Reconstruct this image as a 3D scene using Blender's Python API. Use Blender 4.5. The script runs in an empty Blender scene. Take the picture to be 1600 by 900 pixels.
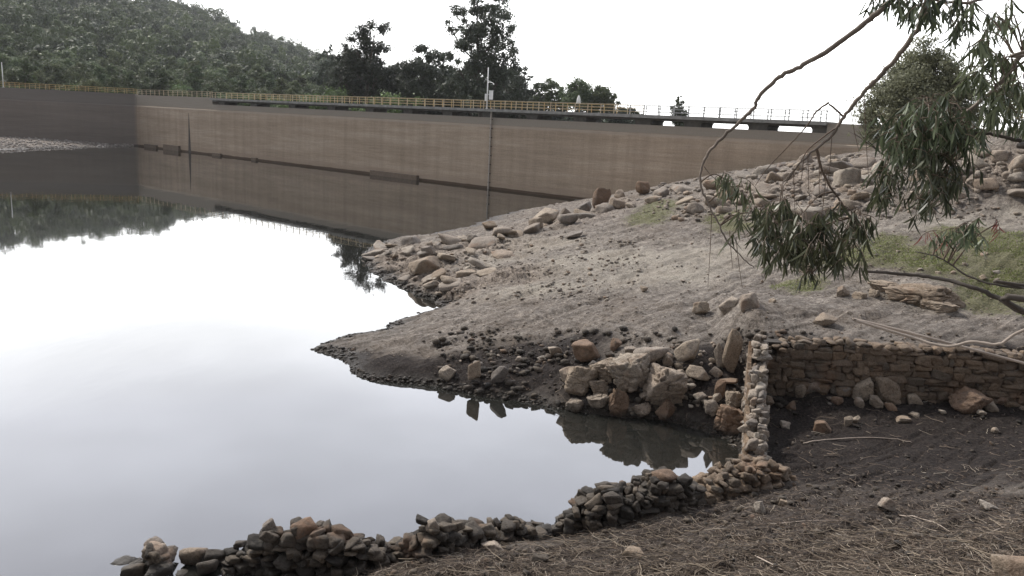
import bpy, bmesh, math, random
import numpy as np
from mathutils import Matrix, Vector
R = math.radians
rng = np.random.default_rng(7)
random.seed(7)
S = bpy.context.scene
COL = S.collection

# ------------------------------------------------------------------ camera
FPX = 1300.0; HC = 8.5; PITCH = R(11.38); ROLL = R(2.8)
F = np.array([0, math.cos(PITCH), -math.sin(PITCH)])
U0 = np.array([0, math.sin(PITCH), math.cos(PITCH)]); R0 = np.array([1., 0, 0])
CX = R0*math.cos(ROLL)+U0*math.sin(ROLL)
CY = -R0*math.sin(ROLL)+U0*math.cos(ROLL)
CAM = np.array([0, 0, HC])
cam = bpy.data.cameras.new('camera'); camo = bpy.data.objects.new('camera', cam); COL.objects.link(camo)
cam.sensor_width = 36; cam.lens = 36*FPX/1600; cam.clip_end = 20000; cam.clip_start = 0.05
m = Matrix.Identity(4)
for i in range(3):
    m[i][0] = CX[i]; m[i][1] = CY[i]; m[i][2] = -F[i]; m[i][3] = CAM[i]
camo.matrix_world = m
S.camera = camo

# ------------------------------------------------------------------ sky, sun, exposure
SUN_EL = R(46); SUN_AZ = R(-48)          # azimuth from +Y, positive to the right
w = bpy.data.worlds.new('World'); S.world = w; w.use_nodes = True
nt = w.node_tree; nt.nodes.clear()
def N(t, ty, **kw):
    n = t.nodes.new(ty)
    for k, v in kw.items(): setattr(n, k, v)
    return n
out = N(nt, 'ShaderNodeOutputWorld'); bg = N(nt, 'ShaderNodeBackground')
sky = N(nt, 'ShaderNodeTexSky'); sky.sky_type = 'NISHITA'; sky.sun_disc = False
sky.sun_elevation = SUN_EL; sky.sun_rotation = SUN_AZ; sky.dust_density = 3.0; sky.air_density = 1.0
tc = N(nt, 'ShaderNodeTexCoord')
mp = N(nt, 'ShaderNodeMapping'); mp.inputs['Scale'].default_value = (1.1, 1.1, 3.2)
nz = N(nt, 'ShaderNodeTexNoise'); nz.inputs['Scale'].default_value = 2.1; nz.inputs['Detail'].default_value = 3.5; nz.inputs['Roughness'].default_value = .5
nt.links.new(tc.outputs['Generated'], mp.inputs['Vector']); nt.links.new(mp.outputs[0], nz.inputs['Vector'])
# cloud deck: bright white towards the horizon ahead, greyer blue overhead
sep = N(nt, 'ShaderNodeSeparateXYZ'); nt.links.new(tc.outputs['Generated'], sep.inputs[0])
rz = N(nt, 'ShaderNodeValToRGB'); nt.links.new(sep.outputs['Z'], rz.inputs[0])
cr = rz.color_ramp
cr.elements[0].position = 0.0; cr.elements[0].color = (1.5, 1.51, 1.49, 1)
cr.elements[1].position = 0.85; cr.elements[1].color = (.90, .94, 1.04, 1)
e = cr.elements.new(.12); e.color = (2.0, 2.01, 2.0, 1)
e = cr.elements.new(.23); e.color = (2.15, 2.18, 2.22, 1)
e = cr.elements.new(.33); e.color = (1.56, 1.60, 1.74, 1)
e = cr.elements.new(.48); e.color = (1.16, 1.20, 1.36, 1)
rn = N(nt, 'ShaderNodeMapRange'); rn.inputs['From Min'].default_value = .35; rn.inputs['From Max'].default_value = .7
rn.inputs['To Min'].default_value = .84; rn.inputs['To Max'].default_value = 1.18
nt.links.new(nz.outputs['Fac'], rn.inputs['Value'])
vm = N(nt, 'ShaderNodeVectorMath', operation='SCALE'); nt.links.new(rz.outputs[0], vm.inputs[0]); nt.links.new(rn.outputs[0], vm.inputs['Scale'])
vs = N(nt, 'ShaderNodeVectorMath', operation='SCALE'); nt.links.new(vm.outputs[0], vs.inputs[0]); 
ry = N(nt, 'ShaderNodeMapRange'); ry.interpolation_type = 'SMOOTHSTEP'; nt.links.new(sep.outputs['Y'], ry.inputs['Value'])
ry.inputs['From Min'].default_value = -.5; ry.inputs['From Max'].default_value = .65; ry.inputs['To Min'].default_value = 2.8; ry.inputs['To Max'].default_value = 12.8
nt.links.new(ry.outputs[0], vs.inputs['Scale'])
mx = N(nt, 'ShaderNodeMix', data_type='RGBA'); mx.inputs[0].default_value = .9
nt.links.new(sky.outputs[0], mx.inputs[6]); nt.links.new(vs.outputs[0], mx.inputs[7])
bg.inputs['Strength'].default_value = .10
nt.links.new(mx.outputs[2], bg.inputs['Color']); nt.links.new(bg.outputs[0], out.inputs['Surface'])

sl = bpy.data.lights.new('sun', 'SUN'); so = bpy.data.objects.new('sun', sl); COL.objects.link(so)
sl.energy = 3.3; sl.angle = R(6); sl.color = (1, .95, .87)
sd = Vector((math.sin(SUN_AZ)*math.cos(SUN_EL), math.cos(SUN_AZ)*math.cos(SUN_EL), math.sin(SUN_EL)))
so.rotation_euler = sd.to_track_quat('Z', 'Y').to_euler(); so.location = (-60, 60, 90)
S.view_settings.view_transform = 'Standard'; S.view_settings.look = 'None'; S.view_settings.gamma = 1
S.view_settings.exposure = 0.40; S.view_settings.use_curve_mapping = False

# ------------------------------------------------------------------ helpers
def ray(u, v): return F*FPX + CX*(u-800.) + CY*(450.-v)
def at_z(u, v, z):
    d = ray(u, v); t = (z-HC)/d[2]; return CAM+d*t
def at_d(u, v, depth):                     # point at that distance along the view
    d = ray(u, v); return CAM + d/np.linalg.norm(d)*depth
def ss(a, b, x):
    t = np.clip((x-a)/(b-a), 0, 1); return t*t*(3-2*t)

_P = rng.random((256, 256)).astype(np.float64)
def vn2(x, y):
    xi = np.floor(x).astype(int); yi = np.floor(y).astype(int); fx = x-xi; fy = y-yi
    fx = fx*fx*fx*(fx*(fx*6-15)+10); fy = fy*fy*fy*(fy*(fy*6-15)+10)
    a = _P[xi & 255, yi & 255]; b = _P[(xi+1) & 255, yi & 255]; c = _P[xi & 255, (yi+1) & 255]; d = _P[(xi+1) & 255, (yi+1) & 255]
    return (a*(1-fx)+b*fx)*(1-fy)+(c*(1-fx)+d*fx)*fy - .5
def fbm(x, y, o=4, g=.5):
    s = 0; a = 1.
    for k in range(o):
        s = s + a*vn2(x*2**k+17.3*k, y*2**k+5.1*k); a *= g
    return s
_Q = rng.random((64, 64, 64))
def vn3(p):
    i = np.floor(p).astype(int); f = p-i; f = f*f*(3-2*f)
    def q(a, b, c): return _Q[(i[:, 0]+a) & 63, (i[:, 1]+b) & 63, (i[:, 2]+c) & 63]
    x, y, z = f[:, 0], f[:, 1], f[:, 2]
    return ((q(0,0,0)*(1-x)+q(1,0,0)*x)*(1-y)+(q(0,1,0)*(1-x)+q(1,1,0)*x)*y)*(1-z)+((q(0,0,1)*(1-x)+q(1,0,1)*x)*(1-y)+(q(0,1,1)*(1-x)+q(1,1,1)*x)*y)*z - .5

def mesh_np(name, V, Fc, mat, smooth=False, attrs=None, mats=None, mi=None):
    V = np.asarray(V, dtype=np.float32); me = bpy.data.meshes.new(name)
    if isinstance(Fc, np.ndarray) and Fc.dtype != object:
        k = Fc.shape[1]; n = len(Fc)
        me.vertices.add(len(V)); me.vertices.foreach_set('co', V.ravel())
        me.loops.add(n*k); me.loops.foreach_set('vertex_index', Fc.astype(np.int32).ravel())
        me.polygons.add(n); me.polygons.foreach_set('loop_start', np.arange(0, n*k, k, dtype=np.int32))
        if mi is not None: me.polygons.foreach_set('material_index', np.asarray(mi, dtype=np.int32))
        me.update(calc_edges=True); me.validate()
    else:
        me.from_pydata([tuple(map(float, a)) for a in V], [], [tuple(map(int, f)) for f in Fc]); me.update()
    if smooth: me.polygons.foreach_set('use_smooth', np.ones(len(me.polygons), dtype=bool))
    if attrs:
        for k2, a in attrs.items():
            at = me.attributes.new(k2, 'FLOAT', 'POINT'); at.data.foreach_set('value', np.asarray(a, dtype=np.float32))
    for mm in (mats or [mat]): me.materials.append(mm)
    return me
def link(name, me, parent=None, loc=None, rot=None, scale=None):
    o = bpy.data.objects.new(name, me); COL.objects.link(o)
    if parent is not None: o.parent = parent
    if loc is not None: o.location = tuple(map(float, loc))
    if rot is not None: o.rotation_euler = rot
    if scale is not None: o.scale = scale
    return o
def tag(o, label=None, cat=None, group=None, kind=None):
    if label: o['label'] = label
    if cat: o['category'] = cat
    if group: o['group'] = group
    if kind: o['kind'] = kind
    return o
def thing(name, label, cat, loc=(0, 0, 0), group=None):
    return tag(link(name, None, loc=loc), label, cat, group)
def child(name, me, root):                 # geometry given in world coordinates
    o = link(name, me, parent=root)
    o.location = -Vector(root.location); return o

class MB:
    def __init__(s): s.v = []; s.f = []
    def box(s, o, ax, ay, az):             # centre and half-vectors
        o, ax, ay, az = map(np.asarray, (o, ax, ay, az)); b = len(s.v)
        for i in (-1, 1):
            for j in (-1, 1):
                for k in (-1, 1): s.v.append(o+ax*i+ay*j+az*k)
        for q in ((0,1,3,2),(4,6,7,5),(0,4,5,1),(2,3,7,6),(0,2,6,4),(1,5,7,3)): s.f.append(tuple(b+i for i in q))
    def tube(s, P, rad, n=6, close=True):
        P = [np.asarray(p, float) for p in P]; b = len(s.v); L = len(P)
        for i, p in enumerate(P):
            t = P[min(i+1, L-1)]-P[max(i-1, 0)]; t = t/(np.linalg.norm(t)+1e-9)
            a = np.cross(t, (0.31, 0.2, 0.93)); a /= np.linalg.norm(a)+1e-9; c = np.cross(t, a)
            r = rad[i] if hasattr(rad, '__len__') else rad
            for k in range(n): s.v.append(p+r*(a*math.cos(2*math.pi*k/n)+c*math.sin(2*math.pi*k/n)))
        for i in range(L-1):
            for k in range(n):
                s.f.append((b+i*n+k, b+i*n+(k+1) % n, b+(i+1)*n+(k+1) % n, b+(i+1)*n+k))
        if close:
            s.f.append(tuple(b+k for k in range(n))[::-1]); s.f.append(tuple(b+(L-1)*n+k for k in range(n)))
    def mesh(s, name, mat, smooth=False): return mesh_np(name, s.v, s.f, mat, smooth)

# ------------------------------------------------------------------ materials
def new_mat(name):
    mt = bpy.data.materials.new(name); mt.use_nodes = True; t = mt.node_tree; t.nodes.clear()
    o = N(t, 'ShaderNodeOutputMaterial'); b = N(t, 'ShaderNodeBsdfPrincipled'); t.links.new(b.outputs[0], o.inputs[0])
    return mt, t, b, o
def noise(t, scale, detail=4, rough=.55, vec=None, stretch=None, obj=False):
    n = N(t, 'ShaderNodeTexNoise'); n.inputs['Scale'].default_value = scale; n.inputs['Detail'].default_value = detail; n.inputs['Roughness'].default_value = rough
    if vec is None:
        c = N(t, 'ShaderNodeTexCoord') if obj else N(t, 'ShaderNodeNewGeometry')
        vec = c.outputs['Object'] if obj else c.outputs['Position']
    if stretch:
        mpn = N(t, 'ShaderNodeMapping'); mpn.inputs['Scale'].default_value = stretch[:3]
        if len(stretch) > 3:
            mpn.vector_type = 'TEXTURE'; mpn.inputs['Rotation'].default_value = (0, 0, stretch[3]); mpn.inputs['Scale'].default_value = tuple(1/q for q in stretch[:3])
        t.links.new(vec, mpn.inputs['Vector']); vec = mpn.outputs[0]
    t.links.new(vec, n.inputs['Vector']); return n
def ramp(t, fac, stops):
    r = N(t, 'ShaderNodeValToRGB'); t.links.new(fac, r.inputs[0]); c = r.color_ramp
    c.elements[0].position = stops[0][0]; c.elements[0].color = (*stops[0][1], 1)
    c.elements[1].position = stops[-1][0]; c.elements[1].color = (*stops[-1][1], 1)
    for p, col in stops[1:-1]:
        e = c.elements.new(p); e.color = (*col, 1)
    return r.outputs[0]
def mix(t, fac, a, b, mode='MIX'):
    n = N(t, 'ShaderNodeMix', data_type='RGBA'); n.blend_type = mode; n.clamp_factor = True
    for sck, val in ((n.inputs[0], fac), (n.inputs[6], a), (n.inputs[7], b)):
        if isinstance(val, (int, float)): sck.default_value = val
        elif isinstance(val, tuple): sck.default_value = (*val, 1)
        else: t.links.new(val, sck)
    return n.outputs[2]
def math_(t, op, a, b=None, c=None):
    n = N(t, 'ShaderNodeMath', operation=op)
    for i, val in enumerate((a, b, c)):
        if val is None: continue
        if isinstance(val, (int, float)): n.inputs[i].default_value = val
        else: t.links.new(val, n.inputs[i])
    return n.outputs[0]
def attr(t, name):
    a = N(t, 'ShaderNodeAttribute'); a.attribute_name = name; return a.outputs['Fac']
def bump(t, b, h, dist, strength=1):
    n = N(t, 'ShaderNodeBump'); n.inputs['Distance'].default_value = dist; n.inputs['Strength'].default_value = strength
    t.links.new(h, n.inputs['Height']); t.links.new(n.outputs[0], b.inputs['Normal']); return n
def clampr(t, v, a, b):
    n = N(t, 'ShaderNodeMapRange'); n.interpolation_type = 'SMOOTHSTEP'; n.inputs['From Min'].default_value = a; n.inputs['From Max'].default_value = b
    t.links.new(v, n.inputs['Value']); return n.outputs[0]

def rock_mat(name, stops, wet=True, scl=1.0, dark=1.0):
    mt, t, b, o = new_mat(name)
    oi = N(t, 'ShaderNodeObjectInfo'); ti = attr(t, 'tint')
    h = math_(t, 'FRACT', math_(t, 'ADD', oi.outputs['Random'], ti))
    base = ramp(t, h, stops)
    n1 = noise(t, 2.2*scl, 5, .6); n2 = noise(t, 22*scl, 4, .65); n3 = noise(t, 90*scl, 2, .6)
    c = mix(t, .55, base, ramp(t, n1.outputs[0], [(.3, (.42, .36, .31)), (.5, (.75, .74, .73)), (.7, (1.0, .98, .94))]), 'MULTIPLY')
    c = mix(t, .8, c, ramp(t, n2.outputs[0], [(.33, (.42, .40, .38)), (.5, (.92, .92, .92)), (.7, (1.15, 1.13, 1.1))]), 'MULTIPLY')
    c = mix(t, .5, c, ramp(t, n3.outputs[0], [(.38, (.45, .45, .45)), (.6, (1.2, 1.2, 1.2))]), 'MULTIPLY')
    ni = noise(t, 1.3*scl, 3, .5)
    c = mix(t, math_(t, 'MULTIPLY', clampr(t, ni.outputs[0], .56, .72), .45), c, (.20, .12, .075))
    nl_ = noise(t, 5*scl, 5, .7); c = mix(t, math_(t, 'MULTIPLY', clampr(t, nl_.outputs[0], .54, .66), .5), c, (.085, .078, .066))
    if wet:
        g = N(t, 'ShaderNodeNewGeometry'); sp = N(t, 'ShaderNodeSeparateXYZ'); t.links.new(g.outputs['Position'], sp.inputs[0])
        zz = math_(t, 'ADD', sp.outputs['Z'], math_(t, 'MULTIPLY', math_(t, 'SUBTRACT', n1.outputs[0], .5), -.5))
        wf = clampr(t, zz, .30, .05)
        c = mix(t, math_(t, 'MULTIPLY', wf, .75), c, (.028, .023, .018))
        rr = N(t, 'ShaderNodeMapRange'); t.links.new(wf, rr.inputs['Value']); rr.inputs['To Min'].default_value = .88; rr.inputs['To Max'].default_value = .45
        t.links.new(rr.outputs[0], b.inputs['Roughness'])
    else: b.inputs['Roughness'].default_value = .9
    b.inputs['Specular IOR Level'].default_value = .25
    t.links.new(c, b.inputs['Base Color'])
    hh = math_(t, 'ADD', math_(t, 'MULTIPLY', n1.outputs[0], 2.0), math_(t, 'ADD', math_(t, 'MULTIPLY', n2.outputs[0], .5), math_(t, 'MULTIPLY', n3.outputs[0], .12)))
    bump(t, b, hh, .05/scl)
    return mt
GR = [(0, (.27, .225, .185)), (.3, (.36, .305, .25)), (.55, (.22, .195, .175)), (.8, (.42, .37, .31)), (1, (.30, .22, .16))]
M_rock = rock_mat('granite', GR)
M_pale = rock_mat('pale_granite', [(0, (.34, .275, .21)), (.4, (.41, .345, .275)), (.7, (.27, .21, .155)), (1, (.36, .31, .255))])
M_rust = rock_mat('rusty_granite', [(0, (.24, .165, .115)), (.5, (.21, .145, .105)), (1, (.27, .185, .13))])
M_dstone = rock_mat('lichened_shaded_wall_stone', [(0, (.05, .044, .038)), (.3, (.11, .092, .075)), (.55, (.038, .034, .030)), (.8, (.16, .13, .10)), (1, (.06, .052, .045))])  # lichened stone, darkened so the colour carries the shade on the near walls
M_wallst = rock_mat('brown_wall_stone', [(0, (.235, .175, .125)), (.3, (.165, .13, .10)), (.6, (.275, .20, .138)), (.8, (.125, .105, .085)), (1, (.225, .17, .125))])

# ------------------------------------------------------------------ dam plan
P_k = at_z(215, 228.5, 0)
fit = np.array([at_z(*p, 0)[:2] for p in ((296.7, 237.2), (427.5, 254.5), (590, 275), (659, 282.5), (763.5, 295), (915, 312))])
A_ = fit[0]; dirv = fit[-1]-fit[0]; dirv /= np.linalg.norm(dirv)
P0 = fit.mean(0); cov = np.cov((fit-P0).T); ev, evec = np.linalg.eigh(cov); dv = evec[:, 1]
if dv[0] < 0: dv = -dv
DD = np.array([dv[0], dv[1], 0.]); NN = np.array([-dv[1], dv[0], 0.])      # along, and away from the camera
P0 = np.array([P0[0], P0[1], 0.])
def dam_s(u):                               # distance along the dam that shows at column u (near z = 8)
    d = ray(u, 188+.049*(u-800)); k = np.array([d[0], d[1]])
    # P0 + s*DD = t*k
    Mx = np.array([[DD[0], -k[0]], [DD[1], -k[1]]]); s, tt = np.linalg.solve(Mx, -P0[:2]); return s
s_k = dam_s(212)
K0 = P0+DD*s_k                              # the bend
d0 = ray(0, 149); L0 = CAM+d0/np.hypot(d0[0], d0[1])*188; L0[2] = 0
LD = (K0-L0); LD[2] = 0; LD /= np.linalg.norm(LD); LN = np.array([-LD[1], LD[0], 0])
LS = K0-LD*170                              # far left end
s_end = dam_s(1900)
print('dam kink', K0, 'left', L0, 'dir', DD, 's', s_k, s_end)
def behind(x, y):                           # signed distance beyond the upstream face
    a = (x-P0[0])*NN[0]+(y-P0[1])*NN[1]; b = (x-K0[0])*LN[0]+(y-K0[1])*LN[1]
    return np.minimum(a, b) if False else np.where((x-K0[0])*DD[0]+(y-K0[1])*DD[1] > 0, a, np.maximum(a, b) if LN@NN > 1 else b)

# ------------------------------------------------------------------ terrain height
WA = at_z(1188, 606, .85); WB = at_z(1660, 632, .95)
WD = WB-WA; WD[2] = 0; WL = np.linalg.norm(WD); WD /= WL; WN = np.array([-WD[1], WD[0], 0])
STEP = 1.45
def step_f(x, y):
    s = (x-WA[0])*WN[0]+(y-WA[1])*WN[1]; t = (x-WA[0])*WD[0]+(y-WA[1])*WD[1]
    return STEP*ss(.12, .45, s)*ss(-1.3, .3, t)*(1-ss(.5, 9, s))
C = []
def cp(*L):
    for (u, v, z) in L:
        p = at_z(u, v, z); C.append((p[0], p[1], z))
cp((600,378,0),(568,398,0),(575,420,0),(612,440,0),(645,458,0),(682,472,0),(640,494,0),(600,510,0),(550,522,0),(487,543,0),(510,556,0),(545,576,0),(592,597,0),
   (650,600,0),(710,610,0),(760,622,0),(830,628,0),(885,640,0),(950,650,0),(1010,652,0),(1060,660,0),(1110,675,0),(1150,700,0),(1160,728,0),(1110,755,0),(1060,775,0),(1000,796,0),
   (940,812,0),(870,838,0),(800,850,0),(700,862,0),(620,872,0),(560,892,0),(500,915,0),(380,930,0),(250,935,0))
cp((760,354,.5),(850,342,1.2),(940,318,2.4),(1000,302,3.3),(1100,287,4.4),(1200,264,5.6),(1350,242,7.1),(1430,228,7.8))
cp((640,415,.55),(700,400,.9),(700,450,.5),(780,400,1.2),(600,405,.35),(900,370,2.0),(960,350,2.6),(620,520,.35),(560,545,.25),(620,565,.35),(700,520,.75),(700,560,.5),(780,580,.5),(800,480,1.15),(900,440,1.6),(900,520,1.3),(820,540,.9),
   (1000,400,2.3),(1100,360,3.1),(1200,330,4.1),(1200,300,4.7),(1100,320,3.8),(1300,350,4.1),(1300,300,5.1),(1400,340,4.7),(1400,280,6.0),(1500,330,5.1),(1500,270,6.7),(1500,235,7.9),(1600,215,8.9),(1600,300,6.2),(1600,400,4.3),
   (1500,450,3.2),(1400,450,3.1),(1300,430,3.15),(1200,430,2.75),(1100,470,2.15),(1000,480,1.85),(1000,540,1.5),(1100,520,1.9),(1100,570,1.4),(1000,590,1.0),(900,590,.6),(1060,630,.5),(1130,620,.8),(1150,520,2.15),(1170,545,1.9),(1155,575,1.35),(1150,600,1.0),(1200,516,2.45),(1400,516,2.5),(1600,524,2.55))
cp((1230,640,.55),(1300,620,.8),(1450,630,.85),(1600,640,.9),(1300,700,.5),(1450,690,.6),(1600,700,.8),(1250,745,.5),(1400,755,.7),(1500,780,1.0),(1600,765,1.15),(1200,748,.4),(1100,790,.35),(1000,815,.35),(880,850,.25),
   (1200,800,.8),(1400,820,1.3),(1600,850,2.0),(1000,860,.8),(800,890,.8),(1200,890,1.6),(1500,890,2.3),(700,880,.45),(620,895,.4))
cp((620,474,-.4),(560,460,-.6),(520,430,-.9),(500,400,-1.2),(450,560,-.7),(500,600,-.6),(600,640,-.7),(750,670,-.8),(900,700,-.8),(1000,710,-.6),(1080,715,-.35),(1000,750,-.6),(850,780,-.8),(700,800,-.9),(500,820,-.9),(300,860,-.6),(100,900,-.6),(200,700,-2),(0,800,-1.5),
   (200,500,-2.2),(0,600,-2.4),(400,700,-1.8),(300,350,-2.4),(100,350,-2.4),(600,330,-1.6),(750,325,-1.2),(840,322,-.6),(450,300,-2),(560,380,-1.0))
cp((0,234,0),(100,231,0),(200,228.5,0),(0,213,.75),(100,215.5,.55),(-100,236,0),(-100,208,1.0),(0,250,-1.2),(150,246,-1.2),(260,246,-1.2),(-200,255,-1.2))
C += [(0,8,2.9),(4,8,3.1),(-4,8,2.2),(0,4,5.0),(0,0,6.8),(0,-10,7.8),(10,0,7.4),(-10,0,4.5),(-12,-10,5),(12,9,4.0),(-14,6,.8),(-22,8,-.5),(30,5,8),(26,14,4.5),(24,24,1.8),(25,30,4.0),(40,32,6),(50,52,10.5),(36,44,9.3),(60,30,11),(-40,20,-2.5),(-80,60,-3),(-30,-20,2),(-60,-10,-.5),
      (44,62,11),(30,-30,12),(80,0,16),(80,60,15)]
C = np.array(C)
zc = C[:, 2]-step_f(C[:, 0], C[:, 1])
def tps(r2): return .5*r2*np.log(r2+1e-9)
n = len(C); Dm = (C[:, None, 0]-C[None, :, 0])**2+(C[:, None, 1]-C[None, :, 1])**2
Kc = tps(Dm)+np.eye(n)*.25
Pm = np.c_[np.ones(n), C[:, :2]]
sol = np.linalg.solve(np.block([[Kc, Pm], [Pm.T, np.zeros((3, 3))]]), np.r_[zc, 0, 0, 0])
def hills(x, y):
    r = np.hypot(x, y); uu = np.where(y > 1, 800+1300*x/np.maximum(y, 1), np.where(x < 0, -3000, 5000))
    Hr = np.interp(uu, [-3000, -600, 0, 240, 330, 420, 520, 600, 700, 800, 900, 1000, 1400, 5000], [60, 124, 116, 101, 87, 65, 49, 42, 24, 6, -6, -10, -14, -12])
    b = np.interp(uu, [-3000, 300, 700, 1000, 1300], [5, 5, 2, -2, -6])
    k = np.clip((r-300)/(900-300), 0, 1)
    return b+(Hr-b)*k*np.where(r > 950, np.exp(-(r-950)/2500), 1)
def base_h(x, y):
    x = np.asarray(x, float); y = np.asarray(y, float); sh = x.shape; x = x.ravel(); y = y.ravel(); z = np.empty_like(x)
    for i in range(0, len(x), 40000):
        a, b = x[i:i+40000], y[i:i+40000]
        r2 = (a[:, None]-C[None, :, 0])**2+(b[:, None]-C[None, :, 1])**2
        z[i:i+40000] = tps(r2)@sol[:n]+sol[n]+sol[n+1]*a+sol[n+2]*b
    z = np.clip(z, -4, 18)+step_f(x, y)
    bd = behind(x, y)
    kb = ss(.6, 2.2, bd)
    u_ = 800+1300*x/np.maximum(y, 1)
    kb = kb*(1-ss(1480, 1640, u_)*(1-ss(8, 60, bd)))        # the right bank climbs past the dam
    far = ss(250, 330, np.hypot(x, y))
    kb = np.maximum(kb, far)
    z = z*(1-kb)+hills(x, y)*kb
    return z.reshape(sh)
# zones, world-space blobs set out on the base surface
def ground_pts(UV, f=None):
    f = f or base_h; UV = np.asarray(UV, float)
    d = F[None]*FPX+CX[None]*(UV[:, :1]-800)+CY[None]*(450-UV[:, 1:2]); d /= np.hypot(d[:, 0], d[:, 1])[:, None]
    ts = np.geomspace(6, 190, 260)
    P = CAM[None, None]+d[:, None]*ts[None, :, None]
    h = f(P[..., 0], P[..., 1]); below = P[..., 2] <= h
    idx = np.argmax(below, 1); idx = np.where(below.any(1), idx, len(ts)-1)
    a = ts[np.maximum(idx-1, 0)]; b = ts[idx]
    for _ in range(14):
        mdl = (a+b)/2; Q = CAM[None]+d*mdl[:, None]; bl = Q[:, 2] <= f(Q[:, 0], Q[:, 1]); b = np.where(bl, mdl, b); a = np.where(bl, a, mdl)
    return CAM[None]+d*b[:, None]
def blobs(L):                               # (u, v, ru, rv) -> world ellipses
    L = np.array(L, float); c = ground_pts(L[:, :2]); e1 = ground_pts(np.c_[L[:, 0]+L[:, 2]*.5, L[:, 1]]); e2 = ground_pts(np.c_[L[:, 0], L[:, 1]+L[:, 3]])
    out_ = []
    for i in range(len(L)):
        rx = max(abs(e1[i, 0]-c[i, 0])*2, .2); fy = c[i, :2]/np.hypot(*c[i, :2]); ry = min(max(np.hypot(*(e2[i, :2]-c[i, :2])), .2), 9)
        rx = min(rx, 9); out_.append((c[i, 0], c[i, 1], fy[0], fy[1], rx, ry))
    return out_
def zone(B, x, y):
    m_ = np.zeros_like(x)
    for (cx, cy, fx, fy, rx, ry) in B:
        a = ((x-cx)*fy-(y-cy)*fx)/rx; b = ((x-cx)*fx+(y-cy)*fy)/ry
        m_ = m_+(1-m_)*np.exp(-(a*a+b*b)*1.1)
    return m_
Z_grass = blobs([(1030,322,50,16),(1010,340,45,14),(1560,370,60,28),(1580,400,60,35),(1420,395,90,22),(1330,400,70,18),(1540,470,80,25),(1570,440,60,25),(1450,415,80,20),(1250,445,60,14),(1130,340,50,12),(1150,355,60,8),(1500,360,60,16),(1390,375,50,14)])
Z_mud = blobs([(545,562,50,14),(600,570,60,16),(560,575,60,10),(640,585,80,14),(720,575,70,22),(800,555,80,24),(1120,560,60,20),(1230,640,60,40),(1330,680,110,55),(1480,680,130,55),(1600,690,100,60),(1280,720,90,40),(1420,740,120,30),(1560,640,80,30),(1300,630,80,25),(840,575,120,28),(960,600,130,30),(1080,600,80,50),(1140,640,50,60),(760,600,90,20),(900,535,60,18),(1180,730,50,30)])
Z_litter = blobs([(1000,870,160,60),(800,890,160,40),(1200,860,180,60),(1400,850,180,60),(1580,850,140,70),(650,890,100,20),(1300,785,160,22),(1450,792,130,22),(1220,775,60,18),(1590,800,80,20),(1150,800,100,30),(1500,800,120,25)])
Z_pale = blobs([(1000,400,120,22),(1130,395,90,20),(900,410,80,16),(850,380,90,12),(760,400,70,14),(1500,350,90,8),(1400,355,60,8),(1580,335,60,8),(1430,460,60,16),(1050,430,120,20),(850,450,110,12),(740,375,90,6)])
Z_rocky = blobs([(620,410,60,28),(660,435,60,28),(700,460,50,14),(760,385,90,14),(700,395,70,18),(1150,300,70,22),(1250,285,80,28),(1330,280,70,32),(1560,260,70,30),(1500,285,70,18),(870,345,80,10),(960,318,50,10),(800,430,70,14)])
def detail(x, y, z):
    rk = zone(Z_rocky, x, y); md = zone(Z_mud, x, y); li = zone(Z_litter, x, y)
    sh = .5+.5*ss(.0, .35, np.abs(z))
    q0 = .045*np.abs(fbm(x/.33, y/.33, 3))*(1-ss(.3, .6, z))*(z > -.3)
    q = .16*fbm(x/1.9, y/1.9, 3)+.07*fbm(x/.42, y/.42, 3)
    # bedding: thin ledges running down towards the spit
    a = (x*.80+y*.60); b = (-x*.60+y*.80)
    st = fbm(a/5.5, b/.55, 3, .55); st2 = np.abs(fbm(a/2.2+9, b/.35, 2))
    q = q+.13*st*(1-.6*md)-.07*st2-.06*np.exp(-(fbm(a/4.+3, b/.5+1, 3, .6)/.05)**2)
    tz = (z+.25*fbm(x/3.1, y/3.1, 2))/.13; q = q+.045*(np.abs((tz % 1)-.5)*2)**2*(z > 0)*(1-md)
    rid = .42-1.1*np.abs(fbm(a/2.6+3, b/1.1+7, 3, .55)); blk = np.floor((fbm(a/1.8, b/.8, 2)+.5)*5)/5-.5
    q = q+rk*(.42*rid+.5*blk-.22*np.exp(-(fbm(a/1.6+13, b/.7+4, 3, .6)/.05)**2))+.05*np.abs(fbm(x/.25, y/.25, 2))*rk
    q = q+li*.06*fbm(x/.18, y/.18, 2)+q0
    return q*sh*np.where(z > -.8, 1, .3)
_bd = behind
def H(x, y):
    z = base_h(x, y); near = 1-ss(100, 130, np.hypot(x, y))
    hold = np.hypot(x, y) < 4.5
    bd = _bd(x, y)
    return z+detail(x, y, z)*near*np.where(hold, .2, 1)*np.where(bd > -.5, .2, 1)

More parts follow.
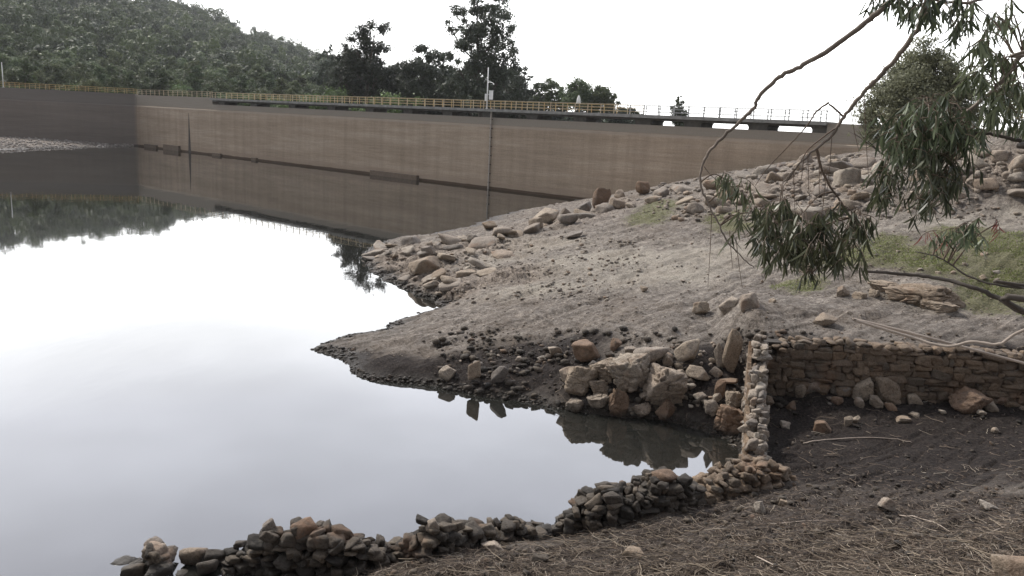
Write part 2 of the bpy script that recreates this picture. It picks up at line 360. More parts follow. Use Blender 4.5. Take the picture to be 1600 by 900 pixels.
# polar-tessellated terrain sheet, fine where the ground is near
th = np.r_[np.linspace(-180, -52, 40, endpoint=False), np.linspace(-52, -34, 60, endpoint=False), np.linspace(-34, 36, 760, endpoint=False), np.linspace(36, 60, 90, endpoint=False), np.linspace(60, 180, 36)]
rr = np.r_[np.geomspace(.6, 9, 26, endpoint=False), np.geomspace(9, 80, 520, endpoint=False), np.geomspace(80, 200, 110, endpoint=False), np.geomspace(200, 9000, 90)]
TH, RR = np.meshgrid(R(1)*th, rr, indexing='ij')
X = RR*np.sin(TH); Y = RR*np.cos(TH)
Z = H(X, Y)
nt_, nr_ = X.shape
V = np.c_[X.ravel(), Y.ravel(), Z.ravel()]; V = np.r_[V, [[0, 0, float(H(np.array([0.]), np.array([0.]))[0])]]]
idx = np.arange(nt_*nr_).reshape(nt_, nr_)
Q = np.stack([idx[:-1, :-1], idx[1:, :-1], idx[1:, 1:], idx[:-1, 1:]], -1).reshape(-1, 4)[:, ::-1]
xf, yf = V[:, 0], V[:, 1]
slope = np.zeros(len(V))

_lr = np.log(rr)
def H(x, y):
    x = np.asarray(x, float); y = np.asarray(y, float)
    a_ = np.interp(np.degrees(np.arctan2(x, y)), th, np.arange(len(th))); b_ = np.interp(np.log(np.hypot(x, y)+1e-6), _lr, np.arange(len(rr)))
    i = np.clip(a_.astype(int), 0, len(th)-2); j = np.clip(b_.astype(int), 0, len(rr)-2); fa = a_-i; fb = b_-j
    return (Z[i, j]*(1-fa)+Z[i+1, j]*fa)*(1-fb)+(Z[i, j+1]*(1-fa)+Z[i+1, j+1]*fa)*fb
mt, t, b, o = new_mat('lake_bed_ground'); M_ground = mt
n_big = noise(t, .35, 5, .6); n_mid = noise(t, 3.5, 6, .72); n_fine = noise(t, 14, 5, .75); n_grit = noise(t, 60, 3, .7)
n_str = noise(t, 2.6, 6, .72, stretch=(.14, 1.7, 1, R(40)))
vor = N(t, 'ShaderNodeTexVoronoi'); vor.inputs['Scale'].default_value = 9; g_ = N(t, 'ShaderNodeNewGeometry'); t.links.new(g_.outputs['Position'], vor.inputs['Vector'])
c = ramp(t, n_mid.outputs[0], [(.30, (.110, .092, .078)), (.45, (.190, .167, .147)), (.56, (.255, .229, .204)), (.70, (.37, .338, .305))])
c = mix(t, .6, c, ramp(t, n_str.outputs[0], [(.34, (.40, .36, .32)), (.48, (.82, .80, .78)), (.62, (1.42, 1.39, 1.34))]), 'MULTIPLY')
spz = N(t, 'ShaderNodeSeparateXYZ'); t.links.new(g_.outputs['Position'], spz.inputs[0]); cz = N(t, 'ShaderNodeCombineXYZ')
t.links.new(math_(t, 'ADD', math_(t, 'MULTIPLY', spz.outputs['Z'], 9.0), math_(t, 'MULTIPLY', n_big.outputs[0], 4.0)), cz.inputs[2])
nter = N(t, 'ShaderNodeTexNoise'); nter.inputs['Scale'].default_value = 1.0; nter.inputs['Detail'].default_value = 3; t.links.new(cz.outputs[0], nter.inputs['Vector'])
c = mix(t, .5, c, ramp(t, nter.outputs[0], [(.36, (.55, .52, .50)), (.5, (.95, .94, .93)), (.62, (1.35, 1.33, 1.31))]), 'MULTIPLY')
pf = math_(t, 'MULTIPLY', attr(t, 'pale'), clampr(t, n_big.outputs[0], .30, .55))
c = mix(t, math_(t, 'MULTIPLY', pf, .8), c, mix(t, n_fine.outputs[0], (.33, .30, .25), (.50, .455, .385)))
c = mix(t, math_(t, 'MULTIPLY', attr(t, 'rocky'), .75), c, mix(t, .8, (.33, .28, .235), ramp(t, n_mid.outputs[0], [(.38, (.22, .18, .15)), (.47, (.85, .82, .8)), (.60, (1.3, 1.27, 1.25))]), 'MULTIPLY'))
brn = math_(t, 'MULTIPLY', clampr(t, n_big.outputs[0], .48, .66), .35)
c = mix(t, brn, c, (.16, .125, .095))
# mud
mf = clampr(t, math_(t, 'ADD', attr(t, 'mud'), math_(t, 'ADD', math_(t, 'MULTIPLY', math_(t, 'SUBTRACT', n_mid.outputs[0], .5), 1.3), math_(t, 'MULTIPLY', math_(t, 'SUBTRACT', n_str.outputs[0], .5), .9))), .15, .75)
c = mix(t, mf, c, ramp(t, n_fine.outputs[0], [(.3, (.012, .009, .008)), (.5, (.030, .023, .020)), (.72, (.070, .055, .046))]))
# litter
lf = clampr(t, math_(t, 'ADD', attr(t, 'litter'), math_(t, 'MULTIPLY', math_(t, 'SUBTRACT', n_mid.outputs[0], .5), .6)), .2, .6)
c = mix(t, lf, c, ramp(t, n_fine.outputs[0], [(.3, (.022, .017, .014)), (.5, (.062, .049, .041)), (.62, (.105, .086, .072)), (.75, (.19, .16, .135))]))
# grass
gn = math_(t, 'ADD', attr(t, 'grass'), math_(t, 'MULTIPLY', math_(t, 'SUBTRACT', n_mid.outputs[0], .52), 1.6))
gf = math_(t, 'MULTIPLY', clampr(t, gn, .3, .75), .85)
c = mix(t, gf, c, ramp(t, n_fine.outputs[0], [(.3, (.085, .085, .040)), (.5, (.135, .135, .065)), (.7, (.22, .20, .12))]))
# wood floor behind the dam
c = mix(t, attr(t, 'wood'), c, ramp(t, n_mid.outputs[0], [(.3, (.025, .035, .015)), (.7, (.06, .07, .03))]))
c = mix(t, .75, c, ramp(t, n_fine.outputs[0], [(.34, (.55, .53, .52)), (.52, (.95, .95, .95)), (.68, (1.3, 1.28, 1.25))]), 'MULTIPLY')
c = mix(t, .7, c, ramp(t, n_grit.outputs[0], [(.36, (.38, .37, .36)), (.52, (1, 1, 1)), (.66, (1.6, 1.58, 1.55))]), 'MULTIPLY')
# wet margin
sp = N(t, 'ShaderNodeSeparateXYZ'); t.links.new(g_.outputs['Position'], sp.inputs[0])
zz = math_(t, 'ADD', sp.outputs['Z'], math_(t, 'MULTIPLY', math_(t, 'SUBTRACT', n_mid.outputs[0], .5), -.35))
wf = clampr(t, zz, .34, .04)
c = mix(t, math_(t, 'MULTIPLY', wf, .85), c, (.030, .024, .019))
t.links.new(c, b.inputs['Base Color'])
rr_ = N(t, 'ShaderNodeMapRange'); t.links.new(wf, rr_.inputs['Value']); rr_.inputs['To Min'].default_value = .95; rr_.inputs['To Max'].default_value = .5
t.links.new(rr_.outputs[0], b.inputs['Roughness']); b.inputs['Specular IOR Level'].default_value = .2
hh = math_(t, 'ADD', math_(t, 'MULTIPLY', n_fine.outputs[0], 1.0), math_(t, 'ADD', math_(t, 'MULTIPLY', n_grit.outputs[0], .35), math_(t, 'MULTIPLY', n_str.outputs[0], 1.2)))
bump(t, b, hh, .09)
bdv = behind(xf, yf)
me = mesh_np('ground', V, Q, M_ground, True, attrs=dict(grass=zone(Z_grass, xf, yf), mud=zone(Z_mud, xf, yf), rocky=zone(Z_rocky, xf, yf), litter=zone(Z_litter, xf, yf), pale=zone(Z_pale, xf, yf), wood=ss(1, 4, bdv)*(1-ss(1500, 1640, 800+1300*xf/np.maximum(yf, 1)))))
tag(link('ground', me), kind='structure')

# ------------------------------------------------------------------ water
mt, t, b, o = new_mat('still_water'); M_water = mt
b.inputs['Base Color'].default_value = (.016, .016, .014, 1); b.inputs['Roughness'].default_value = .025
b.inputs['IOR'].default_value = 2.3; b.inputs['Specular IOR Level'].default_value = .5
nw = noise(t, .9, 3, .5, stretch=(1, .5, 1)); nw2 = noise(t, .09, 2, .5)
bump(t, b, math_(t, 'MULTIPLY', nw.outputs[0], clampr(t, nw2.outputs[0], .35, .7)), .006)
e_k = K0+LN*.3; e_l = LS+LN*.3; e_r = P0+DD*s_end+NN*.3
wp = [e_l, e_k, e_r, np.array([e_r[0]+5, -60, 0]), np.array([-420, -60, 0]), np.array([-420, e_l[1], 0])]
tag(link('water', mesh_np('water', [(p[0], p[1], 0) for p in wp], [(0, 1, 2, 3, 4, 5)[::-1]], M_water)), kind='structure')

# ------------------------------------------------------------------ dam
mt, t, b, o = new_mat('stained_concrete'); M_dam = mt
g2 = N(t, 'ShaderNodeNewGeometry'); sp = N(t, 'ShaderNodeSeparateXYZ'); t.links.new(g2.outputs['Position'], sp.inputs[0])
na = noise(t, .16, 5, .6, stretch=(.35, .35, 5)); nb = noise(t, 1.2, 5, .65, stretch=(.25, .25, 4)); nc = noise(t, 7, 4, .6); nd = noise(t, .5, 4, .6, stretch=(1.6, 1.6, .10))
c = ramp(t, na.outputs[0], [(.3, (.32, .252, .186)), (.5, (.37, .292, .220)), (.7, (.43, .35, .27))])
c = mix(t, .6, c, ramp(t, nb.outputs[0], [(.3, (.78, .77, .75)), (.5, (.97, .97, .97)), (.7, (1.15, 1.14, 1.12))]), 'MULTIPLY')
c = mix(t, .4, c, ramp(t, nd.outputs[0], [(.35, (.72, .72, .72)), (.6, (1.1, 1.1, 1.1))]), 'MULTIPLY')
c = mix(t, .4, c, ramp(t, nc.outputs[0], [(.35, (.7, .7, .7)), (.65, (1.15, 1.15, 1.15))]), 'MULTIPLY')
# water-level marks: pale line under the top band, pale foot, dark wet line
zj = math_(t, 'ADD', sp.outputs['Z'], math_(t, 'MULTIPLY', math_(t, 'SUBTRACT', nb.outputs[0], .5), .25))
top = clampr(t, zj, 7.78, 7.9)
c = mix(t, top, c, mix(t, nc.outputs[0], (.24, .21, .175), (.32, .285, .24)))
line = math_(t, 'MULTIPLY', clampr(t, zj, 7.45, 7.6), math_(t, 'SUBTRACT', 1.0, clampr(t, zj, 7.75, 7.85)))
c = mix(t, math_(t, 'MULTIPLY', line, .6), c, (.40, .34, .28))
foot = clampr(t, zj, 1.25, .75)
c = mix(t, math_(t, 'MULTIPLY', foot, .5), c, (.27, .205, .155))
wetl = clampr(t, zj, .34, .24)
c = mix(t, math_(t, 'MULTIPLY', wetl, .92), c, (.070, .045, .028))
# the far wing turns away from the light: its shade is painted into the concrete
wing = clampr(t, sp.outputs['X'], K0[0]+.6, K0[0]-.6)
wing_shade = mix(t, na.outputs[0], (.10, .09, .086), (.19, .172, .16))
c = mix(t, math_(t, 'MULTIPLY', wing, .78), c, wing_shade)
c = mix(t, math_(t, 'MULTIPLY', math_(t, 'MULTIPLY', wing, clampr(t, nb.outputs[0], .55, .66)), .5), c, (.20, .18, .165))
t.links.new(c, b.inputs['Base Color']); b.inputs['Roughness'].default_value = .92; b.inputs['Specular IOR Level'].default_value = .2
bump(t, b, nb.outputs[0], .05)
def simple(name, col, rough=.6, metal=0, var=.25, sc=3):
    mt, t, b, o = new_mat(name); nn_ = noise(t, sc, 4, .6)
    lo = tuple(x*(1-var) for x in col); hi = tuple(min(x*(1+var), 1) for x in col)
    t.links.new(ramp(t, nn_.outputs[0], [(.3, lo), (.7, hi)]), b.inputs['Base Color']); b.inputs['Roughness'].default_value = rough; b.inputs['Metallic'].default_value = metal
    return mt
M_conc = simple('grey_deck_concrete', (.23, .225, .21), .9, sc=1.5, var=.3)
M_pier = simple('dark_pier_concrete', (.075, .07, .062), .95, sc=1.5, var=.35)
M_yel = simple('ochre_rail_paint', (.42, .30, .13), .6, var=.25)
M_ygrey = simple('faded_rail_paint', (.46, .38, .25), .7, var=.25)
M_grey = simple('galvanised_grey', (.34, .34, .33), .5, var=.2)
M_white = simple('white_paint', (.74, .74, .72), .5, var=.08)
M_seam = simple('joint_sealant', (.055, .045, .038), .9)
M_pipe = simple('pale_steel_pipe', (.36, .32, .275), .6)
UP = np.array([0, 0, 1.])
ZC, ZS0, ZS1 = 8.72, 9.42, 9.75
def prism_along(P, D, Nn, s0, s1, prof, nseg=1):
    """profile [(n, z)] swept from s0 to s1"""
    v = []; f = []; k = len(prof)
    for i in range(nseg+1):
        s = s0+(s1-s0)*i/nseg
        for (a, z) in prof: v.append(P+D*s+Nn*a+UP*z)
    for i in range(nseg):
        for j in range(k): f.append((i*k+j, i*k+(j+1) % k, (i+1)*k+(j+1) % k, (i+1)*k+j))
    f.append(tuple(range(k))[::-1]); f.append(tuple(nseg*k+j for j in range(k)))
    return v, f
dam = thing('concrete_dam', 'long brown stained concrete dam wall standing across the far side of the water', 'dam', tuple(K0))
s_deck0 = dam_s(331); s_deck1 = dam_s(1290)
prof = [(0, -4), (0, 7.72), (.10, 7.78), (.10, ZC), (3.2, ZC), (3.2, 6), (9, -6)]
v, f = prism_along(P0, DD, NN, s_k, s_end, prof, 1)
child('wall_face', mesh_np('dam_main', v, f, M_dam), dam)
v, f = prism_along(LS, LD, LN, 0, float((K0-LS)@LD)+.0, [(0, -4), (0, 7.72), (.10, 7.78), (.10, 10.0), (3.2, 10.0), (3.2, 6), (9, -6)], 1)
o_ = child('wing_wall', mesh_np('dam_wing', v, f, M_dam), dam); o_['label'] = 'darker grey left wing of the dam'
# raised parapet between the bend and the bridge, and the solid right abutment
mb = MB(); L_ = s_deck0-s_k
mb.box(P0+DD*(s_k+L_/2)+NN*1.66+UP*(ZC+.58), DD*L_/2, NN*1.55, UP*.578)
child('parapet', mb.mesh('parapet', M_dam), dam)
mb = MB(); L_ = s_end-s_deck1
mb.box(P0+DD*(s_deck1+L_/2)+NN*1.66+UP*(ZC+.45), DD*L_/2, NN*1.55, UP*.448)
child('abutment_block', mb.mesh('abutment', M_dam), dam)
# footing ledges proud of the face
M_foot = simple('dark_footing', (.13, .095, .068), .9)
for (ua, ub, hz) in ((583, 657, .62), (256, 280, .95), (226, 244, .6), (333, 345, .45), (395, 402, .4)):
    sa, sb = dam_s(ua), dam_s(ub); mb = MB(); mb.box(P0+DD*(sa+sb)/2-NN*.20+UP*(hz/2-.4), DD*(sb-sa)/2, NN*.24, UP*(hz/2+.4))
    child('footing_block', mb.mesh('footing', M_foot), dam)
# open joint: a wedge that widens downward
sj = dam_s(294.5)
v = [P0+DD*(sj-.06)-NN*.012+UP*7.0, P0+DD*(sj+.06)-NN*.012+UP*7.0, P0+DD*(sj+.48)-NN*.012+UP*0, P0+DD*(sj-.48)-NN*.012+UP*0, P0+DD*(sj-.1)+NN*.2+UP*7.3, P0+DD*(sj+.1)+NN*.2+UP*7.3, P0+DD*(sj+.34)+NN*.2, P0+DD*(sj-.34)+NN*.2]
child('expansion_joint', mesh_np('joint', v, [(0, 1, 2, 3), (7, 6, 5, 4), (0, 4, 5, 1), (3, 2, 6, 7), (0, 3, 7, 4), (1, 5, 6, 2)], M_seam), dam)
sg = dam_s(768.5)
pg = thing('gauge_pipe', 'thin pale vertical pipe running down the dam face below the white lamp pole', 'pipe', tuple(P0+DD*sg-NN*.14))
mb = MB(); mb.tube([P0+DD*sg-NN*.14+UP*(-.8), P0+DD*sg-NN*.14+UP*9.9], .11, 8)
child('pipe', mb.mesh('gauge_pipe', M_pipe), pg)
for z in np.arange(.8, 8.6, 1.1):
    mb = MB(); mb.box(P0+DD*sg-NN*.08+UP*z, DD*.2, NN*.075, UP*.05)
    child('bracket', mb.mesh('bracket', M_seam), pg)

# footbridge
br = thing('footbridge', 'grey concrete footbridge carried on short piers along the top of the dam', 'footbridge', tuple(P0+DD*s_deck0+UP*ZC))
mb = MB(); Ld = s_deck1-s_deck0
mb.box(P0+DD*(s_deck0+Ld/2)+NN*1.3+UP*(ZS0+ZS1)/2, DD*Ld/2, NN*1.75, UP*(ZS1-ZS0)/2)
child('deck', mb.mesh('deck', M_conc), br)
mb = MB()
for a in (.2, 2.4):
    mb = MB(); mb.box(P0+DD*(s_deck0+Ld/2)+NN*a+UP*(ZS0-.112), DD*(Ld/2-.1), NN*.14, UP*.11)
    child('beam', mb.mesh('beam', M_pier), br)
pu = [345, 395, 455, 516, 576, 636, 697, 763, 829, 904, 1003, 1080, 1182, 1283]
for i, uu in enumerate(pu):
    s = dam_s(uu); mb = MB(); hw = .85 if i < 10 else .95
    zt = ZS0-.225
    # trapezoid head
    v = []
    for (a, z) in ((hw, ZC-.02), (hw, ZC+.25), (hw*1.15, zt)):
        for (i1, j1) in ((-1, 0), (1, 0), (1, 1), (-1, 1)): v.append(P0+DD*(s+i1*a)+NN*(.15+2.5*j1)+UP*z)
    f = [(3, 2, 1, 0), (8, 9, 10, 11)]
    for q in (0, 4):
        for k in range(4): f.append((q+k, q+(k+1) % 4, q+4+(k+1) % 4, q+4+k))
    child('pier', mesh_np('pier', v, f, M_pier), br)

def railing(name, label, P, D, Nn, off, s0, s1, z0, mat, group, step=1.75, h=1.02):
    root = thing(name, label, 'railing', tuple(P+D*s0+Nn*off+UP*z0), group)
    npst = max(2, int(round(abs(s1-s0)/step))+1); npst = min(npst, 99)
    mbp = MB(); mbp.box((0, 0, h/2), (.038, 0, 0), (0, .038, 0), (0, 0, h/2)); pm = mbp.mesh('post', mat)
    ang = math.atan2(D[1], D[0])
    for i in range(npst):
        s = s0+(s1-s0)*i/(npst-1); q = P+D*s+Nn*off+UP*z0
        link('post', pm, parent=root, loc=Vector(q)-root.location, rot=(0, 0, ang))
    for k, zz_ in enumerate((h, h*.66, h*.33)):
        mb = MB(); mb.box(P+D*(s0+s1)/2+Nn*(off-.045)+UP*(z0+zz_-(.03 if k == 0 else 0)), D*(s1-s0)/2, Nn*(.05 if k == 0 else .022), UP*(.028 if k == 0 else .022))
        child('rail', mb.mesh('rail', mat), root)
    return root
s980 = dam_s(985)
Lw = float((K0-LS)@LD)
G_r = 'railings along the top of the dam'
railing('railing', 'ochre railing along the water side of the dark left wing of the dam', LS, LD, LN, .35, Lw-75, Lw-.3, 10.0, M_yel, G_r)
railing('railing', 'ochre railing along the land side of the dark left wing of the dam', LS, LD, LN, 2.9, Lw-75, Lw-.3, 10.0, M_yel, G_r)
railing('railing', 'faded ochre railing between the bend of the dam and the footbridge', P0, DD, NN, .35, s_k+.3, s_deck0-.4, ZC+1.16, M_ygrey, G_r)
railing('railing', 'faded yellow railing on the water side of the footbridge', P0, DD, NN, -.3, s_deck0, s980-.3, ZS1, M_ygrey, G_r)
railing('railing', 'orange-yellow railing on the land side of the footbridge', P0, DD, NN, 2.85, s_deck0, s980-.3, ZS1, M_yel, G_r)
railing('railing', 'grey railing on the water side of the right end of the footbridge', P0, DD, NN, -.3, s980, s_deck1, ZS1, M_grey, G_r)
railing('railing', 'grey railing on the land side of the right end of the footbridge', P0, DD, NN, 2.85, s980, s_deck1, ZS1, M_grey, G_r)
railing('railing', 'yellow railing on the bank seen through leaves at the right edge', P0, DD, NN, .5, dam_s(1490), dam_s(1640), 9.75, simple('bright_yellow_paint', (.62, .43, .07), .5), G_r, step=1.2, h=1.3)

def lamp_pole(s, P, D, Nn, off, z0, h, label):
    q = P+D*s+Nn*off+UP*z0; root = thing('pole', label, 'pole', tuple(q), 'white poles on the dam')
    mb = MB(); mb.tube([q-UP*.05, q+UP*h*.5, q+UP*h], [.085, .075, .06], 8); child('shaft', mb.mesh('shaft', M_white, True), root)
    mb = MB(); mb.box(q+UP*.03, (.16, 0, 0), (0, .16, 0), (0, 0, .03)); child('base_plate', mb.mesh('plate', M_white), root)
    return root, q
rt, q = lamp_pole(dam_s(763.5), P0, DD, NN, -.42, ZS1, 4.9, 'tall thin white pole standing on the footbridge in front of the tallest tree')
mb = MB(); mb.box(q+DD*.62+UP*1.6, DD*.20, NN*.14, UP*.5); mb.box(q+DD*.62+UP*2.14, DD*.24, NN*.17, UP*.035)
child('cabinet', mb.mesh('cabinet', M_white), rt)
mb = MB(); mb.box(q+DD*.25+UP*1.7, DD*.2, NN*.03, UP*.03); mb.box(q-DD*.18+UP*1.35, DD*.14, NN*.1, UP*.42); child('arm', mb.mesh('arm', M_white), rt)
lamp_pole(Lw-float(np.linalg.norm(L0-K0))+.6, LS, LD, LN, .2, 10.0, 4.6, 'white pole on the far left end of the dam at the frame edge')
q = P0+DD*dam_s(878)+NN*2.9+UP*(ZS1+1.02)
rt = thing('warning_beacon', 'small white beacon standing on the land side rail of the footbridge', 'beacon', tuple(q))
mb = MB(); mb.tube([q, q+UP*.12], .3, 10); child('beacon_base', mb.mesh('bb', M_white), rt)
mb = MB(); mb.tube([q+UP*.121, q+UP*.5, q+UP*.82, q+UP*.95], [.26, .22, .12, .04], 10); child('beacon_head', mb.mesh('bh', M_white, True), rt)
# thin even haze over the valley
mt = bpy.data.materials.new('valley_haze'); mt.use_nodes = True; t = mt.node_tree; t.nodes.clear()
o = N(t, 'ShaderNodeOutputMaterial'); pv = N(t, 'ShaderNodeVolumePrincipled'); pv.inputs['Density'].default_value = .00011; pv.inputs['Color'].default_value = (.95, .97, 1, 1); pv.inputs['Anisotropy'].default_value = .2
t.links.new(pv.outputs[0], o.inputs['Volume'])
mb = MB(); mb.box((0, 500, 60), (1100, 0, 0), (0, 640, 0), (0, 0, 125)); hz_o = tag(link('haze', mb.mesh('haze', mt)), kind='stuff')
# ------------------------------------------------------------------ rock shapes
def ico(sub):
    bm = bmesh.new(); bmesh.ops.create_icosphere(bm, subdivisions=sub, radius=1)
    v = np.array([x.co[:] for x in bm.verts]); f = np.array([[a.index for a in q.verts] for q in bm.faces]); bm.free(); return v, f
ICO = {k: ico(k) for k in (1, 2, 3, 4, 5)}
def rotz(a): c, s = math.cos(a), math.sin(a); return np.array([[c, -s, 0], [s, c, 0], [0, 0, 1.]])
def rot3(ax, ay, az):
    cx, sx, cy, sy = math.cos(ax), math.sin(ax), math.cos(ay), math.sin(ay)
    return rotz(az)@np.array([[cy, 0, sy], [0, 1, 0], [-sy, 0, cy]])@np.array([[1, 0, 0], [0, cx, -sx], [0, sx, cx]])
def rock_v(seed, sub=3, npl=11, p=16, rough=.05, crack=.0):
    r = np.random.default_rng(seed); D, Fc = ICO[sub]; npl = max(npl-1, 1); p = p*1.5
    Nn_ = r.normal(size=(npl, 3))*np.array([1, 1, .9]); Nn_ /= np.linalg.norm(Nn_, axis=1)[:, None]; d = r.uniform(.55, 1.0, npl)
    Rm = rot3(*(r.normal(size=3)*np.array([.25, .25, 2])))
    Nn_ = np.r_[Nn_, Rm, -Rm]; d = np.r_[d, r.uniform(.75, 1.0, 6)]
    a = np.maximum(D@Nn_.T, 0)/d
    rad = (a**p).sum(1)**(-1/p)
    v = D*rad[:, None]
    o_ = r.uniform(0, 40, 3)
    v = v*(1+rough*2*vn3(v*1.7+o_)[:, None]+rough*1.1*vn3(v*4+o_)[:, None]+rough*.8*vn3(v*9+o_)[:, None])
    if crack:
        q = v+.12*np.stack([vn3(v*2.3+o_+k) for k in (3, 7, 11)], 1); a = np.minimum(np.abs(vn3(q*np.array([1.5, 1.5, 2.6])+o_+5)), 1.3*np.abs(vn3(q*np.array([1.2, 1.2, 4.2])+o_+15))); v = v*(1-crack*np.exp(-(a/.03)**2)-.06*np.floor(4*(vn3(q*1.9+o_)+.5))[:, None][:, 0])[:, None]
    return v/np.abs(v).max(0)
ROCKS = [mesh_np('rock', rock_v(100+i, 3, 3+i % 7, 18, .085), ICO[3][1], M_rock, False) for i in range(14)]
ROCKP = [mesh_np('rock', rock_v(200+i, 3, 3+i % 6, 16, .085), ICO[3][1], M_pale, False) for i in range(6)]
def scene_pt(u, v): return ground_pts([[u, v]], H)[0]
dep = lambda p: float((p-CAM)@F)

class Cat:                                  # gather many stones into one mesh
    def __init__(s): s.v = []; s.f = []; s.t = []; s.n = 0
    def add(s, v, f, tint): s.v.append(v); s.f.append(f+s.n); s.t.append(np.full(len(v), tint)); s.n += len(v)
    def mesh(s, name, mat): return mesh_np(name, np.concatenate(s.v), np.concatenate(s.f), mat, False, attrs=dict(tint=np.concatenate(s.t)))
def boxy(seed):
    r_ = np.random.default_rng(seed); D_, _ = ICO[3]; Nn_ = np.r_[np.eye(3), -np.eye(3)]+r_.normal(size=(6, 3))*.16; Nn_ = np.r_[Nn_, r_.normal(size=(2, 3))]
    Nn_ /= np.linalg.norm(Nn_, axis=1)[:, None]; d_ = np.r_[np.full(6, 1.), np.full(2, 1.12)]*r_.uniform(.9, 1.1, 8)
    a = np.maximum(D_@Nn_.T, 0)/d_; v = D_*((a**14).sum(1)**(-1/14))[:, None]; o_ = r_.uniform(0, 40, 3)
    v = v*(1+.16*vn3(v*1.6+o_)[:, None]+.10*vn3(v*4+o_)[:, None]+.06*vn3(v*9+o_)[:, None]); return v
BX = [boxy(700+i) for i in range(26)]
PR = {k: [rock_v(400+i, k, 4+i % 5, 20, .035) for i in range(24)] for k in (1, 2, 3)}

# ------------------------------------------------------------------ single boulders: u, v(base centre), width px, height px, depth ratio, tilt, mesh, label
def boulder(u, vb, wpx, hpx, dr, tilt, label, mat=None, seed=None, sub=4, npl=9, yaw=None, sink=.18, rough=.075, lift=0., p=16, crack=.0):
    q = scene_pt(u, vb); D_ = dep(q); sx = wpx/FPX*D_/2; sz = hpx/FPX*D_/2*(1+sink); sy = sx*dr
    seed = seed if seed is not None else int(u*7+vb)
    v = rock_v(seed, sub, npl, p, rough, crack)*np.array([sx, sy, sz])
    az = math.atan2(q[0], q[1])
    M3 = rotz(-az+(yaw or 0))@rot3(0, tilt, 0)
    v = v@M3.T
    root = tag(link('boulder', mesh_np('boulder', v, ICO[sub][1], mat or M_rock, False), loc=q+np.array([0, 0, sz*(1-2*sink)+lift])), label, 'boulder')
    return root
B = boulder
B(937, 326, 27, 36, .8, .25, 'upright pointed boulder standing tallest on the far shore ridge in front of the dam', M_rust, npl=7)
B(1003, 303, 24, 22, .8, -.2, 'rounded brown boulder on the ridge right of the upright pointed one', M_rust)
B(970, 312, 22, 16, .9, .1, 'low angular rock between the two upright boulders on the far ridge')
B(962, 326, 30, 18, 1.0, .1, 'broad grey rock just below and right of the pointed boulder')
B(912, 334, 26, 18, 1.0, -.3, 'split rock leaning left of the pointed boulder')
B(852, 348, 50, 24, .9, -.15, 'wide pale slab on the far shoreline, largest left of the pointed boulder', M_pale)
B(882, 342, 22, 20, .9, .2, 'blocky rock at the right end of the wide pale shoreline slab')
B(836, 358, 26, 20, .9, 0, 'round-topped rock below the wide pale shoreline slab', M_pale)
B(765, 357, 24, 12, .9, -.15, 'small pale rock alone on the thin far shoreline left of the slabs', M_pale)
B(898, 371, 28, 10, .7, -.35, 'thin flat slab tilted on the pale ground below the far ridge')
B(664, 424, 52, 26, .9, .1, 'large pale block lying on the rocky headland', M_pale, npl=6)
B(668, 398, 26, 18, .9, .0, 'greenish squat rock behind the large pale block on the headland')
B(776, 396, 16, 8, .8, -.2, 'small dark wedge of rock in the middle of the pale headland slope')
B(1094, 490, 30, 22, .8, -.5, 'leaning angular rock, leftmost of three on the open slope', M_pale)
B(1140, 486, 34, 22, .8, -.6, 'tilted slab rock, middle of three on the open slope')
B(1168, 480, 32, 26, .9, -.3, 'pointed rock, rightmost of three on the open slope')
B(1290, 506, 40, 15, .9, .05, 'flat pale stone alone on the gravel above the stone wall', M_pale)
B(1258, 424, 26, 18, .9, -.3, 'small pale boulder just under the hanging leaves', M_pale)
B(1006, 455, 14, 9, .9, .2, 'tiny pale rock alone high on the gravel slope', M_pale)
B(916, 558, 50, 30, .9, .03, 'rounded brown boulder standing apart above the inlet', M_rust, npl=6, p=9)
B(698, 592, 30, 20, .7, -.55, 'pale wedge stone, leftmost at the edge of the near shore', M_pale)
B(741, 596, 26, 38, .7, .3, 'tall pale stone leaning at the edge of the near shore', M_pale, npl=6)
B(779, 596, 24, 28, .7, .35, 'leaning stone right of the tall pale one on the near shore')
B(867, 552, 0+24, 14, .8, 0, 'small stone beside the rounded brown boulder')
B(1014, 563, 60, 22, .6, -.10, 'long flat grey slab above the broken outcrop', M_rock, p=9)
B(1075, 560, 48, 34, .8, -.35, 'pale egg-shaped boulder above the broken outcrop', M_pale, npl=5, p=8)
B(1042, 568, 22, 16, .8, 0, 'small rounded stone between the long slab and the pale egg-shaped boulder', M_pale, p=8)
B(1091, 590, 42, 22, .8, -.08, 'squared pale block below the egg-shaped boulder', M_pale, npl=5)
B(1141, 580, 28, 70, .6, .10, 'tall narrow slab standing upright at the top of the crumbling wall', M_pale, npl=6, p=20)
B(1123, 572, 16, 40, .6, -.25, 'thin dark slab leaning left of the tall upright slab')
B(1135, 598, 40, 7, .5, -.05, 'narrow bar of stone lying flat under the tall upright slab')
B(1124, 615, 18, 26, .7, .1, 'small brown upright stone under the narrow bar', M_rust)
B(985, 556, 22, 18, .8, -.6, 'small tilted stone left of the long flat slab')
B(960, 548, 20, 20, .8, .2, 'small reddish stone left of the long flat slab', M_rust)
B(893, 592, 42, 26, .7, -.35, 'thin grey slab propped over the left end of the outcrop')
